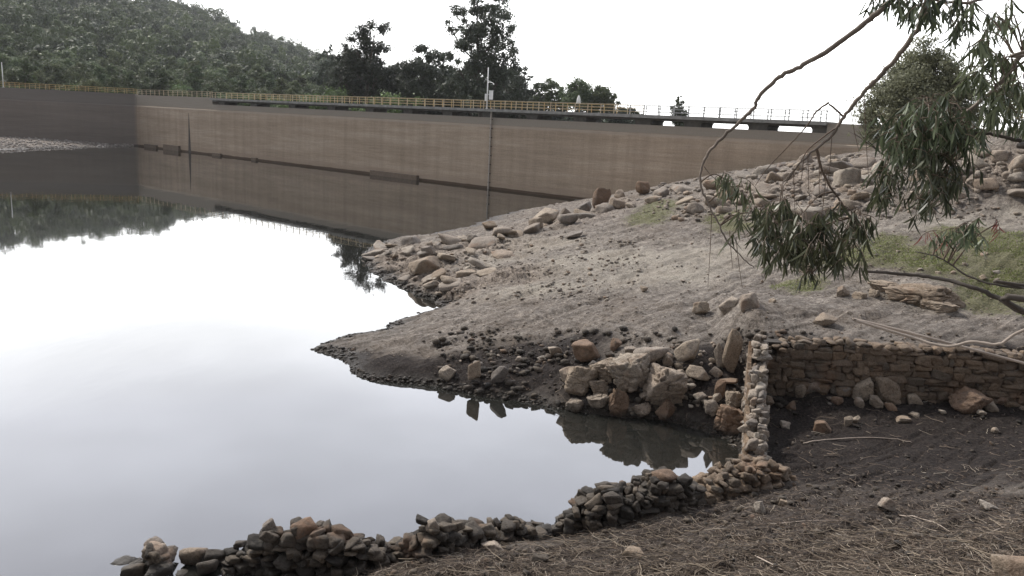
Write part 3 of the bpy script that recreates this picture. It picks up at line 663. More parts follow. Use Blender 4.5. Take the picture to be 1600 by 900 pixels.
# outcrop standing in the inlet
for a in [(905,614,48,60,.8,.2,'rounded left shoulder of rock, first boulder of the broken outcrop in the inlet',M_pale,6,9),
          (944,590,44,38,.8,-.1,'rounded block wedged at the top left of the broken outcrop',M_pale,6,10),
          (938,612,36,24,.8,.1,'cracked block in the left middle of the broken outcrop',M_pale,7,16),
          (936,635,38,24,.8,-.1,'layered low block at the waterline left of the outcrop',M_pale,7,16),
          (986,604,78,66,.7,-.06,'largest flat-topped block in the middle of the broken outcrop',M_pale,5,18),
          (964,646,34,50,.7,.15,'brown upright block under the flat-topped one',M_rust,6,16),
          (1038,626,86,78,.8,-.12,'big dark slab with a rough hollow face at the right of the outcrop',M_rock,6,18),
          (1004,648,36,26,.8,.0,'squared mossy block at the waterline below the dark slab',M_rock,5,20),
          (1040,652,32,36,.8,.1,'rust-stained block at the waterline below the dark slab',M_rust,5,18),
          (896,640,32,20,.8,-.2,'small pale rock at the waterline under the left shoulder of the outcrop',M_pale,7,14),
          (1137,672,48,52,.8,.1,'cracked reddish boulder at the foot of the crumbling wall',M_rust,8,12),
          (1112,645,24,30,.8,-.2,'dark brown rock left of the cracked reddish boulder',M_rock,8,14),
          (1146,636,30,34,.8,.1,'pale rock wedged above the cracked reddish boulder',M_pale,7,14)]:
    B(a[0], a[1], a[2]*1.05, a[3]*.86, a[4], a[5], a[6], a[7], npl=a[8]+1, p=a[9]*.9, sub=5, rough=.07, sink=.2, crack=.22)
# at the foot of the retaining wall
for a in [(1346,606,40,38,.8,.05,'squared pale boulder, left of the pair against the retaining wall',M_pale),
          (1383,612,44,42,.8,-.05,'squared pale boulder, right of the pair against the retaining wall',M_pale),
          (1512,624,66,34,.8,.0,'broad brown boulder half buried at the wall foot',M_rust),
          (1428,613,26,16,.9,-.1,'small cream stone right of the pair of pale boulders',M_pale),
          (1426,598,22,24,.8,.0,'brown squared stone against the wall beside the cream stone',M_rust),
          (1250,588,34,26,.8,.2,'grey boulder under the left end of the retaining wall',M_rock),
          (1222,605,36,16,.7,.5,'flat slab sliding down beside the crumbling wall',M_rock),
          (1208,590,14,20,.7,.3,'narrow bluish stone beside the crumbling wall',M_rock),
          (1250,616,18,24,.8,.1,'pale upright stone in the dark basin near the wall corner',M_pale),
          (1271,606,24,20,.8,.2,'rounded grey stone right of the pale upright one',M_rock),
          (1236,634,16,14,.8,.1,'orange-brown stone in the dark basin near the crumbling wall',M_rust),
          (1198,628,22,18,.8,.2,'pale stone fallen on the basin side of the crumbling wall',M_pale),
          (1316,600,24,28,.8,-.6,'dark slab leaning left of the pair of pale boulders',M_rock),
          (1341,630,18,16,.8,.1,'small dark upright stone in front of the pale pair',M_rock),
          (1368,618,22,16,.8,-.1,'rounded cream stone in front of the pale pair',M_pale),
          (1391,625,22,12,.8,.1,'reddish stone in front of the right pale boulder',M_rust),
          (1307,624,20,12,.8,0,'dull brown stone left of the pale pair',M_rust),
          (1285,668,28,20,.8,0,'dark brown boulder alone in the mud of the basin',M_rust),
          (1325,660,15,17,.8,-.2,'left half of a split pale stone in the mud',M_pale),
          (1338,656,17,16,.8,.2,'right half of a split pale stone in the mud',M_pale),
          (1411,654,24,10,.8,-.1,'white-topped flat stone in the mud of the basin',M_pale),
          (1430,646,20,9,.8,.1,'small pale stone behind the white-topped flat one',M_pale),
          (1546,636,24,16,.8,-.2,'yellowish stone at the foot of the wall near the right edge',M_pale),
          (1564,626,18,14,.8,.4,'tilted brown stone at the foot of the wall near the right edge',M_rust),
          (1533,644,14,9,.8,.4,'small cream stone on the basin floor near the right edge',M_pale),
          (1554,671,12,9,.8,0,'small yellow stone lowest on the basin floor',M_pale),
          (1225,663,18,10,.8,0,'flat brown stone in the mud beside the crumbling wall',M_rock)]:
    B(a[0], a[1]+(15 if 1300 < a[0] < 1540 and a[1] < 628 and a[2] > 20 else 5), *a[2:6], a[6], a[7], crack=.05 if a[2] > 30 else 0, sub=5 if a[2] > 30 else 4)
# foreground
for a in [(988,872,42,18,.8,-.1,'flat pale stone lying in the leaf litter of the foreground',M_pale),
          (842,880,32,18,.8,-.2,'dark angular stone half buried in the foreground litter',M_dstone),
          (768,858,44,14,.7,.0,'long flat grey stone beside the low dry wall',M_rock),
          (1384,796,30,22,.8,.1,'pale rounded clod standing in the middle foreground',M_rock),
          (1186,798,20,18,.8,.0,'small square stone on the ground below the corner rubble',M_rock),
          (1222,790,18,10,.8,.0,'small cream stone right of the square stone',M_pale),
          (1545,795,34,12,.8,.1,'low grey stone on the right foreground bank',M_rock),
          (1065,790,18,10,.8,.0,'flat stone lying below the rubble heap',M_rock),
          (1598,915,90,50,.8,-.2,'big smooth pale boulder cut by the bottom right corner',M_pale)]:
    B(*a[:6], a[6], a[7])
# flat outcrop slabs on the grass
for a in [(1440,470,130,30,.55,.0,'wide flat pale bedrock slab in the grass above the wall',M_pale),
          (1385,452,70,14,.6,.05,'thin upper layer of the flat pale bedrock',M_pale),
          (1470,484,70,20,.5,-.04,'lowest step of the flat pale bedrock at its right',M_pale),
          (1316,462,22,18,.8,.1,'angular grey block left of the flat bedrock',M_rock),
          (1345,466,30,12,.8,-.1,'small pale slab left of the flat bedrock',M_pale),
          (1366,462,18,12,.8,.1,'little block touching the left end of the flat bedrock',M_pale)]:
    B(*a[:6], a[6], a[7], npl=7, sink=.35, sub=5, rough=.09, crack=.25)

# ------------------------------------------------------------------ scattered rocks, one object each
def scatter(n_, poly, smin, smax, label, group, meshes, flat=(.45, .8), seed=0, pw=2.2, cat='rock'):
    r = np.random.default_rng(seed); poly = np.array(poly, float); pts = []
    lo, hi = poly.min(0), poly.max(0)
    while len(pts) < n_:
        q = r.uniform(lo, hi); c_ = False; j = len(poly)-1
        for i in range(len(poly)):
            if (poly[i, 1] > q[1]) != (poly[j, 1] > q[1]) and q[0] < (poly[j, 0]-poly[i, 0])*(q[1]-poly[i, 1])/(poly[j, 1]-poly[i, 1])+poly[i, 0]: c_ = not c_
            j = i
        if c_: pts.append(q)
    pts.sort(key=lambda q: q[0]); G = ground_pts(pts, H); nn_ = len(pts); seen = {}; vmed = sorted(q[1] for q in pts)
    for gi, g in enumerate(G):
        D_ = dep(g); pxs = smin+(smax-smin)*r.random()**pw; s = pxs/FPX*D_/2; mi_ = int(r.integers(len(meshes)))
        fl = r.uniform(*flat)
        fz = (pxs-smin)/(smax-smin+1e-6); kq = gi/max(nn_-1, 1)
        place = ('left end', 'left part', 'left middle', 'middle', 'right middle', 'right part', 'right end')[min(int(kq*7), 6)]
        row = 'at the back' if pts[gi][1] < vmed[nn_//3] else ('at the front' if pts[gi][1] > vmed[2*nn_//3] else 'in the centre')
        lb = ('tiny', 'small', 'middling', 'large')[min(int(fz*4), 3)]+(' pale ' if mi_ >= len(ROCKS) else ' dull ')+label+', '+place+', '+row
        o_ = link('rock', meshes[mi_], loc=g+np.array([0, 0, s*fl*(.12 if r.random() < .6 else .4)]), rot=(r.normal()*.25, r.normal()*.25, r.uniform(0, 6.28)), scale=(s, s*r.uniform(.6, .95), s*fl))
        tag(o_, lb, cat, group)
scatter(38, [(600,386),(720,370),(860,350),(1000,308),(1080,296),(1060,312),(960,330),(860,362),(740,380),(620,400)], 10, 48, 'rock along the top of the far shore', 'rocks along the far shore ridge', ROCKS+ROCKP+ROCKP, flat=(.25, .6), seed=1)
scatter(50, [(570,388),(640,382),(760,380),(800,410),(700,465),(660,462),(590,430)], 10, 56, 'rock on the rocky headland', 'rocks of the headland', ROCKS+ROCKP, flat=(.18, .4), seed=2)
scatter(88, [(1060,300),(1200,262),(1340,244),(1400,250),(1400,320),(1300,345),(1090,345)], 8, 62, 'rock of the ridge under the branches', 'rocks of the ridge under the branches', ROCKS+ROCKP, flat=(.25, .75), seed=3, pw=1.5)
scatter(24, [(1400,240),(1600,232),(1600,310),(1400,310)], 12, 50, 'rock of the bank below the yellow railing', 'rocks of the right bank', ROCKS, flat=(.4, .8), seed=4)
scatter(42, [(870,560),(900,535),(1000,545),(1110,535),(1150,540),(1150,640),(1080,640),(1060,600),(900,585)], 8, 26, 'stone in the rubble above the outcrop', 'rubble above the outcrop', ROCKS+ROCKP, flat=(.5, .9), seed=5)
scatter(16, [(1180,560),(1260,560),(1320,600),(1310,640),(1200,640)], 8, 26, 'stone fallen at the basin corner', 'stones fallen at the wall corner', ROCKS+ROCKP[:2], seed=6)
scatter(6, [(1260,600),(1600,618),(1600,650),(1260,640)], 6, 18, 'stone along the retaining wall foot', 'stones along the wall foot', ROCKS+ROCKP[:2], seed=7)
scatter(12, [(700,560),(860,530),(880,600),(760,602)], 6, 18, 'stone in the dark shore mud', 'stones in the shore mud', ROCKS, seed=8)
scatter(12, [(1380,395),(1460,380),(1560,400),(1560,440),(1400,420)], 6, 20, 'stone in the short grass', 'stones in the grass', ROCKS+ROCKP, seed=9)
scatter(14, [(960,400),(1240,420),(1260,500),(900,520),(860,470)], 5, 14, 'stone on the open gravel slope', 'stones on the gravel slope', ROCKS+ROCKP, seed=10)

# rough stony lip along the water's edge
rsh = np.random.default_rng(44); uvs = np.c_[rsh.uniform(470, 1170, 90000), rsh.uniform(376, 760, 90000)]; Gs = ground_pts(uvs, H); Gs = Gs[(Gs[:, 2] > -.03) & (Gs[:, 2] < .16)][:2600]; catl = Cat()
for g in Gs:
    s_ = (1.5+8*rsh.random()**3.2)/FPX*dep(g)/2
    catl.add(PR[1][rsh.integers(24)]*np.array([s_, s_*.8, s_*.55])@rotz(rsh.uniform(0, 6)).T+g+np.array([0, 0, s_*.1]), ICO[1][1], rsh.random())
tag(link('gravel', catl.mesh('gravel', M_dstone)), 'dark wet stones lining the edge of the water', 'gravel', kind='stuff')
# gravel and pebbles nobody could count
def pebbles(n_, box, smin, smax, mat, name, seed, subm=1):
    r = np.random.default_rng(seed); cat = Cat()
    uv = np.c_[r.uniform(box[0], box[2], n_), r.uniform(box[1], box[3], n_)]
    G = ground_pts(uv, H)
    cl_ = fbm(G[:, 0]/1.6, G[:, 1]/1.6, 3)+.25*r.normal(size=len(G)); G = G[cl_ > -.12]
    for g in G:
        if g[2] < -.05 or behind(np.array([g[0]]), np.array([g[1]]))[0] > -.6: continue
        D_ = dep(g); s = (smin+(smax-smin)*r.random()**3)/FPX*D_/2
        v = PR[subm][r.integers(24)]*np.array([s, s*r.uniform(.6, 1), s*r.uniform(.4, .8)])@rotz(r.uniform(0, 6.28)).T+g+np.array([0, 0, s*.3])
        cat.add(v, ICO[subm][1], r.random())
    tag(link(name, cat.mesh(name, mat)), kind='stuff'); return cat
def stuff(o_, label, cat): return tag(o_, label, cat, kind='stuff')
for args, lab in (((7000, (480, 300, 1600, 560), 1.2, 4.6, M_rock, 'gravel', 11), 'loose grey gravel spread over the bared slope of the peninsula'),
                  ((1500, (560, 370, 1000, 480), 2, 9, M_rock, 'gravel', 12), 'broken stone chips over the rocky headland'),
                  ((2200, (1020, 240, 1600, 345), 3, 15, M_rock, 'gravel', 13), 'stone chips between the ridge rocks below the dam'),
                  ((1600, (680, 520, 1600, 780), 2, 10, M_dstone, 'gravel', 14), 'dark pebbles in the mud of the shore and the basin'),
                  ((1500, (680, 515, 1260, 640), 3, 18, M_dstone, 'gravel', 24), 'dark broken rubble around the outcrop and the wall corner'),
                  ((1700, (560, 760, 1600, 900), 2, 15, M_dstone, 'gravel', 15), 'dark clods and pebbles in the foreground litter')):
    pebbles(*args); stuff([x for x in COL.objects if x.name.startswith('gravel')][-1], lab, 'gravel')
cat = Cat(); r = np.random.default_rng(16)
uv = []
while len(uv) < 1500:
    u_ = r.uniform(-60, 208); k_ = max(0, min(1, (208-u_)/70)); vt_, vb_ = 228-16*k_**.6, 228+4.5*k_
    uv.append((u_, r.uniform(vt_, vb_)))
for g in ground_pts(uv, H):
    if behind(np.array([g[0]]), np.array([g[1]]))[0] > -.8 or g[2] < -.15: continue
    s = (1.4+4.2*r.random()**3)/FPX*dep(g)/2
    cat.add(PR[1][r.integers(24)]*np.array([s, s*.8, s*.7])@rotz(r.uniform(0, 6)).T+g+np.array([0, 0, s*.3]), ICO[1][1], r.random())
M_white_st = rock_mat('bleached_stone', [(0, (.42, .39, .36)), (.5, (.30, .27, .25)), (1, (.50, .47, .44))], wet=False)
stuff(link('gravel', cat.mesh('gravel', M_white_st)), 'bleached pale rubble bank in front of the dark wing of the dam', 'gravel')

# ------------------------------------------------------------------ dry-stone walls of piled stones
def drywall(label, path, size=.26, mat=M_dstone, seed=0, width=.5, dens=1.0, name='dry_stone_wall', sub=3, ruin=.9, cat_='wall'):
    """path: (u, v of the foot, px height) or world ((x, y), z0, z1)"""
    r = np.random.default_rng(seed); K = []
    for q in path:
        if len(q) == 3 and not hasattr(q[0], '__len__'):
            g = scene_pt(q[0], q[1]); g = g.copy(); h = q[2]/FPX*dep(g)*.92; K.append((g[0], g[1], g[2]-.12, g[2]+h))
        else: K.append((q[0][0], q[0][1], q[1], q[2]))
    K = np.array(K); seg = np.r_[0, np.cumsum(np.hypot(*(K[1:, :2]-K[:-1, :2]).T))]; L_ = seg[-1]
    cat = Cat(); z_lo = K[:, 2].min(); rows = 0; zc_ = 0.
    hmax = (K[:, 3]-K[:, 2]).max(); k = 0
    while zc_ < hmax:
        hs = size*r.uniform(.38, .8); s = -size*.3+r.uniform(0, size)
        while s < L_+size*.2:
            ws = size*(.45+1.35*r.random()**1.5); sc = min(max(s+ws/2, 0), L_)
            x0, y0, zl, zh = [np.interp(sc, seg, K[:, i]) for i in range(4)]
            j = min(np.searchsorted(seg, sc), len(seg)-1); j = max(j, 1); dx, dy = K[j, :2]-K[j-1, :2]; dn = math.hypot(dx, dy)+1e-9; dx /= dn; dy /= dn
            frac = zc_/max(zh-zl, .05)
            if zc_+hs*.4 < (zh-zl)*(1+r.normal()*.06*ruin):
                wd = width*(1.15-.35*min(frac, 1))
                nrow = max(2, int(round(wd/(size*.95)))); yh = wd/nrow*.72
                for a in range(nrow):
                    off = (a/(nrow-1)-.5)*wd*(.62 if nrow == 2 else .8)
                    off += r.normal()*.03
                    if r.random() > dens: continue
                    kz = r.uniform(.6, 1.25)
                    v = (BX[r.integers(26)]*.93 if r.random() < .6 and sub == 3 else PR[sub][r.integers(24)])*np.array([ws*.58, yh*r.uniform(.75, 1.2), hs*.66*kz])
                    v = v@rot3(r.normal()*.2, r.normal()*.2, math.atan2(dy, dx)+r.normal()*.35).T
                    v = v+np.array([x0-dy*off+r.normal()*.035, y0+dx*off+r.normal()*.035, zl+zc_+hs*.5+r.normal()*.035])
                    cat.add(v, ICO[sub][1], r.random())
            s += ws*.95
        zc_ += hs*.92; k += 1
    mid = K[len(K)//2]
    o_ = link(name, cat.mesh(name, mat)); return tag(o_, label, cat_)
drywall('dark dry-stone wall in the bottom foreground rising to a hump beside the water', [(348,908,24),(372,905,46),(400,905,78),(440,905,90),(478,903,98),(520,900,78),(560,893,60),(596,884,34)], .235, seed=21, width=.55)
drywall('low dry-stone wall running right from the humped wall to the gap', [(600,882,30),(630,872,36),(672,868,58),(705,862,48),(760,850,38),(800,844,30),(846,836,14)], .21, seed=22, width=.5)
drywall('tumbled stone heap, part of the wall, with a big brown stone on top', [(872,832,24),(905,828,46),(940,820,58),(985,808,54),(1030,795,58),(1070,785,40)], .21, seed=23, width=.9)
drywall('low pale rubble at the corner where the walls meet the water', [(1084,782,16),(1115,776,34),(1150,765,42),(1185,755,40),(1206,748,22)], 0.19, seed=24, width=.9, mat=M_wallst)
drywall('leftmost stub of dry-stone wall standing in the water', [(160,912,22),(205,910,32),(240,908,44),(272,908,36),(290,908,26),(325,908,30),(350,908,24)], .235, seed=25, width=.55)
for a in [(243,874,38,22,.8,.1,'flat dark stone balanced second from the top of the left stub'),(240,862,30,20,.8,.0,'round grey stone balanced on top of the leftmost stub'),(303,885,42,30,.8,.1,'rounded pale boulder resting on the wall stub beside the humped wall'),
          (420,836,24,24,.8,.1,'pointed stone on the left top of the humped wall'),(476,842,42,30,.8,-.1,'big brown stone capping the humped wall'),(370,893,44,16,.8,.0,'flat pale stone at the left foot of the humped wall'),
          (676,830,22,20,.8,.1,'square stone on top of the low dry-stone wall')]:
    u, vb, wp_, hp_ = a[:4]; D_ = 14.9-.0*(u); ref = at_d(u, vb-hp_/2, 1.0); dirn = (ref-CAM); 
    gq = scene_pt(u, 905 if u < 600 else 868); hd = math.hypot(gq[0], gq[1]); dirn = dirn/np.hypot(dirn[0], dirn[1]); q = CAM+dirn*hd
    s_ = hd/FPX*1.1; v = rock_v(int(u*3), 3, 8, 14)*np.array([wp_*s_/2, wp_*s_/2*.8, hp_*s_/2*1.1]); v = v@rot3(0, a[5], -math.atan2(q[0], q[1])).T
    tag(link('stone', mesh_np('stone', v, ICO[3][1], M_rust if 'brown' in a[6] else (M_pale if 'pale' in a[6] else M_rock)), loc=q), a[6], 'stone')
g = scene_pt(1030, 797); D_ = dep(g)
tag(link('stone', mesh_np('stone', rock_v(77, 3, 6, 18)*np.array([36, 30, 18])/FPX*D_/2*1.25, ICO[3][1], M_rust), loc=g+np.array([0, 0, 56/FPX*D_]), rot=(0, .12, .4)), 'big brown block lying on top of the tumbled stone heap', 'stone')

# wall running away from the water's corner up to the retaining wall
n0 = at_z(1181, 742, .3); n1 = at_z(1178, 604, .9)
def lerp(a, b, k_): return a+(b-a)*k_
pp = [((lerp(n0[0], n1[0], k_), lerp(n0[1], n1[1], k_)), -.5, zt) for k_, zt in ((0, .55), (.18, .85), (.35, 1.0), (.5, 1.15), (.65, 1.55), (.82, 2.0), (1.0, 2.5))]
drywall('narrow crumbling dry-stone wall running from the water up to the retaining wall', pp, .27, seed=26, width=.42, mat=M_rock, dens=.85, ruin=2.5)
# smooth upright slab facing on its water side
mb = MB(); dx_ = np.array([n1[0]-n0[0], n1[1]-n0[1], 0]); LL = np.linalg.norm(dx_); dx_ /= LL; nx_ = np.array([-dx_[1], dx_[0], 0])
v = []; f = []; KK = 40; r = np.random.default_rng(5)
for i in range(KK+1):
    k_ = i/KK; z_ = float(np.interp(k_, (0, .18, .35, .5, .65, .82, 1.), (.45, .75, .92, 1.1, 1.45, 1.9, 2.35)))+.05*r.normal(); o0 = nx_*(.30+.02*r.normal())
    for (oo, z) in ((o0, -.6), (o0, z_), (o0-nx_*.10, z_), (o0-nx_*.10, -.6)): v.append(n0*np.array([1, 1, 0])+dx_*LL*k_+oo+UP*z)
for i in range(KK):
    for j in range(4): f.append((i*4+j, i*4+(j+1) % 4, i*4+4+(j+1) % 4, i*4+4+j))
f += [(3, 2, 1, 0), tuple(KK*4+j for j in range(4))]
tag(link('wall_facing', mesh_np('wall_facing', v, f, M_wallst)), 'thin upright rendered facing on the water side of the narrow crumbling wall', 'wall')

# ------------------------------------------------------------------ retaining wall of fitted stones (cells clipped from a jittered lattice)
def clip(poly, px, py, nx, ny):
    o_ = []
    for i in range(len(poly)):
        a, b_ = poly[i], poly[(i+1) % len(poly)]; da = (a[0]-px)*nx+(a[1]-py)*ny; db = (b_[0]-px)*nx+(b_[1]-py)*ny
        if da <= 0: o_.append(a)
        if da*db < 0:
            k_ = da/(da-db); o_.append((a[0]+(b_[0]-a[0])*k_, a[1]+(b_[1]-a[1])*k_))
    return o_
LW = WL+7; HWALL = 1.72; r = np.random.default_rng(31)
def wtop(s): return HWALL-.05+.10*float(vn2(np.array([s*1.3]), np.array([3.]))[0])-.25*max(0, 1-s/.8)
rw = thing('retaining_wall', 'long brown dry-stone retaining wall of fitted stones behind the dark basin', 'wall', tuple(WA))
cat = Cat(); r = np.random.default_rng(31); z = -.05; wa = math.atan2(WD[1], WD[0])
while z < HWALL:
    hrow = r.uniform(.13, .27); s = -r.uniform(0, .3)
    while s < LW:
        wst = .14+.55*r.random()**1.7; zc = z+hrow/2+.10*float(fbm(np.array([s/2.2]), np.array([z/.8]), 2)[0]); hh_ = hrow
        parts_ = [(0., 1.)] if r.random() > .3 else [(-.27, .5), (.27, .5)]
        for (oz, kz) in parts_:
            if zc+oz*hh_ > wtop(max(s, 0))-.06: continue
            v = BX[r.integers(26)]*np.array([wst*.53, .17, hh_*.55*kz])@rot3(r.normal()*.05, r.normal()*.07, wa+r.normal()*.05).T
            cat.add(v+WA*np.array([1, 1, 0])+WD*(s+wst/2)-WN*(.02+.035*r.normal())+UP*(WA[2]-.15+zc+oz*hh_), ICO[3][1], r.random())
        s += wst
    z += hrow*.96
child('stone_face', cat.mesh('stone_face', M_wallst), rw)
mb = MB(); mb.box(WA*np.array([1, 1, 0])+WD*LW/2+WN*.26+UP*(WA[2]+.64), WD*LW/2, WN*.24, UP*.82)
child('core', mb.mesh('core', simple('dark_earth_core', (.035, .028, .022), .95)), rw)
cat = Cat(); s = 0
while s < LW:
    wst = r.uniform(.18, .5)
    for off in (.0, .28):
        v = PR[3][r.integers(24)]*np.array([wst*.55, .2, r.uniform(.07, .14)])@rot3(r.normal()*.08, r.normal()*.08, math.atan2(WD[1], WD[0])+r.normal()*.2).T
        cat.add(v+WA*np.array([1, 1, 0])+WD*(s+wst/2)+WN*off+UP*(WA[2]-.15+wtop(s)+.03), ICO[3][1], r.random())
    s += wst*.95
child('coping', cat.mesh('coping', M_wallst), rw)

# ------------------------------------------------------------------ foliage
def leaf_mat(name, c1, c2, tr=.25, rough=.6, sc=1.):
    mt, t, b, o = new_mat(name); ti = attr(t, 'tint'); oi = N(t, 'ShaderNodeObjectInfo')
    c = ramp(t, ti, [(0, c1), (.6, c2), (1, tuple(x*1.45 for x in c2))])
    hs = N(t, 'ShaderNodeHueSaturation'); rr2 = N(t, 'ShaderNodeMapRange'); t.links.new(oi.outputs['Random'], rr2.inputs['Value'])
    rr2.inputs['To Min'].default_value = .65; rr2.inputs['To Max'].default_value = 1.4; t.links.new(rr2.outputs[0], hs.inputs['Value'])
    r3 = N(t, 'ShaderNodeMapRange'); m_ = math_(t, 'FRACT', math_(t, 'MULTIPLY', oi.outputs['Random'], 7.3)); t.links.new(m_, r3.inputs['Value']); r3.inputs['To Min'].default_value = .475; r3.inputs['To Max'].default_value = .525
    t.links.new(r3.outputs[0], hs.inputs['Hue']); t.links.new(c, hs.inputs['Color'])
    t.links.new(hs.outputs[0], b.inputs['Base Color']); b.inputs['Roughness'].default_value = rough; b.inputs['Specular IOR Level'].default_value = .3
    tb = N(t, 'ShaderNodeBsdfTranslucent'); t.links.new(hs.outputs[0], tb.inputs['Color']); ms = N(t, 'ShaderNodeMixShader'); ms.inputs[0].default_value = tr
    t.links.new(b.outputs[0], ms.inputs[1]); t.links.new(tb.outputs[0], ms.inputs[2]); t.links.new(ms.outputs[0], o.inputs[0]); return mt
M_hill = leaf_mat('hill_foliage', (.036, .050, .024), (.085, .106, .050), .25)
M_hillf = leaf_mat('far_wood_foliage', (.016, .030, .010), (.056, .084, .028), .15)
M_dark = leaf_mat('dark_eucalyptus_foliage', (.030, .038, .026), (.055, .066, .043), .2)
M_olive = leaf_mat('olive_bush_foliage', (.080, .085, .052), (.150, .155, .098), .3)
M_shrub = leaf_mat('light_shrub_foliage', (.055, .080, .030), (.095, .13, .05), .3)
M_near = leaf_mat('near_eucalyptus_leaf', (.034, .043, .024), (.095, .108, .060), .25, .4)
M_red = leaf_mat('reddish_dying_leaf', (.16, .05, .035), (.22, .10, .07), .25, .5)
M_bark = simple('grey_bark', (.17, .14, .115), .9, sc=6, var=.35)
M_dbark = simple('dark_bark', (.07, .058, .048), .9, sc=6, var=.35)
M_twig = simple('brown_twig', (.11, .078, .055), .85, sc=12, var=.35)
def crown_mesh(name, BL, nleaf, ls, mat, r, sub=9, droop=.4, fill=.34, outw=.9, tvar=.5):
    """BL: (x, y, z, r, squash) clumps; leaves gather round sub-clumps so that gaps show"""
    BL = np.array(BL, float); wts = BL[:, 3]**2.2; wts /= wts.sum(); Cs = []; Rs = []; BC = []
    for bq, k_ in zip(BL, np.maximum(3, (wts*sub*len(BL)).astype(int))):
        d_ = r.normal(size=(k_, 3)); d_ /= np.linalg.norm(d_, axis=1)[:, None]; rad = bq[3]*r.uniform(.35, 1, (k_, 1))**.6
        Cs.append(bq[:3]+d_*rad*np.array([1, 1, bq[4]])); BC.append(np.repeat(bq[None, :3], k_, 0)); Rs.append(np.full(k_, bq[3]*fill)*r.uniform(.6, 1.2, k_))
    Cs = np.concatenate(Cs); Rs = np.concatenate(Rs); BC = np.concatenate(BC); pr = Rs**2/np.sum(Rs**2)
    ix = r.choice(len(Cs), nleaf, p=pr); P_ = Cs[ix]+r.normal(size=(nleaf, 3))*Rs[ix, None]*np.array([.62, .62, .5])
    a = r.normal(size=(nleaf, 3)); a[:, 2] -= droop; a /= np.linalg.norm(a, axis=1)[:, None]
    on = (P_-Cs[ix])/Rs[ix, None]+.8*(P_-BC[ix])/(Rs[ix, None]/fill); on = on/(np.linalg.norm(on, axis=1)[:, None]+1e-6)*outw+r.normal(size=(nleaf, 3))*.45; on /= np.linalg.norm(on, axis=1)[:, None]
    a = a-on*(a*on).sum(1)[:, None]; a /= np.linalg.norm(a, axis=1)[:, None]+1e-9
    b_ = np.cross(a, on)+1e-6; b_ /= np.linalg.norm(b_, axis=1)[:, None]
    sz = ls*r.uniform(.6, 1.4, (nleaf, 1)); a = a*sz; b_ = b_*sz*.45
    V_ = np.stack([P_-a, P_+b_, P_+a, P_-b_], 1).reshape(-1, 3); Fq = np.arange(nleaf*4).reshape(-1, 4)
    tn = np.clip(r.normal(.5, .22, nleaf)+tvar*(r.random(len(Cs))[ix]-.5), 0, 1)
    return mesh_np(name, V_, Fq, mat, False, attrs=dict(tint=np.repeat(tn, 4)))
def trunk_mesh(name, base, BL, r0, mat, r, extra=5):
    mb = MB(); base = np.array(base, float); BL = np.array(BL, float); top = BL[np.argmax(BL[:, 2]), :3]
    mid = base+(top-base)*.5+np.array([r.normal()*.3, r.normal()*.3, 0])*r0*2; spine = [base, base+(mid-base)*.5+r.normal(size=3)*r0, mid, mid+(top-mid)*.55, top]
    mb.tube(spine, [r0, r0*.85, r0*.62, r0*.35, r0*.1], 6)
    for bq in BL:
        k_ = np.clip((bq[2]-base[2])/(top[2]-base[2]+1e-6)-.22, .12, .85); st = base+(top-base)*k_; st = st*(1-.0)
        j = k_*4; i0 = int(j); st = spine[i0]+(spine[min(i0+1, 4)]-spine[i0])*(j-i0)
        m1 = st+(bq[:3]-st)*.5+np.array([0, 0, -.08])*np.linalg.norm(bq[:3]-st); mb.tube([st, m1, bq[:3]], [r0*.34, r0*.24, r0*.1], 5)
        for _ in range(extra):
            e_ = bq[:3]+r.normal(size=3)*bq[3]*.45; s_ = m1+(bq[:3]-m1)*r.random(); mb.tube([s_, (s_+e_)/2+r.normal(size=3)*.05*bq[3], e_], [r0*.13, r0*.09, r0*.03], 4)
    return mb.mesh(name, mat, True)
def tree(name, label, cat_, base, BL, nleaf, ls, mat, r0, group=None, seed=0, bark=None, **kw):
    r = np.random.default_rng(seed); root = thing(name, label, cat_, tuple(base), group)
    child('trunk', trunk_mesh('trunk', base, BL, r0, bark or M_dbark, r), root)
    child('crown', crown_mesh('crown', BL, nleaf, ls, mat, r, **kw), root); return root
def ptree(name, label, dist, ub, BLp, nleaf, ls, mat, r0, zb=None, group=None, seed=0, cat_='tree', bark=None, **kw):
    BL = []
    for i, (u, v, rp) in enumerate(BLp):
        d = ray(u, v); d = d/np.hypot(d[0], d[1]); jit = ((i*37) % 11-5)/5*rp/FPX*dist*.6
        p = CAM+d*(dist+jit); BL.append((p[0], p[1], p[2], rp/FPX*dist, .9))
    d = ray(ub, 187); d = d/np.hypot(d[0], d[1]); q = CAM+d*dist; q[2] = float(H(q[:1], q[1:2])[0])-.2 if zb is None else zb
    return tree(name, label, cat_, q, BL, nleaf, ls, mat, r0, group, seed, bark, **kw)
GT = 'eucalyptus trees behind the dam'
ptree('eucalyptus_tree', 'tallest dark tree behind the middle of the dam, top cut by the frame', 150, 760, [(722,18,20),(745,4,22),(770,10,24),(792,40,20),(703,45,14),(726,50,22),(755,45,26),(780,70,24),(800,85,16),(735,80,22),(760,95,26),(712,98,16),(790,110,22),(738,120,26),(765,140,30),(715,140,24),(795,145,26)], 26000, .24, M_dark, .55, group=GT, seed=41, sub=12, fill=.34)
ptree('eucalyptus_tree', 'dark round-crowned tree with a twin top left of the tallest tree', 160, 562, [(585,52,22),(550,68,18),(572,82,24),(540,92,18),(598,88,18),(555,110,26),(590,118,24),(530,120,16),(570,145,28),(540,145,22),(610,140,18)], 18000, .25, M_dark, .5, group=GT, seed=42)
ptree('eucalyptus_tree', 'dark tree with a pointed crown between the twin-topped and tallest trees', 160, 658, [(657,86,18),(672,98,18),(645,100,20),(660,120,26),(632,128,20),(682,130,20),(655,150,26)], 13000, .25, M_dark, .45, group=GT, seed=43)
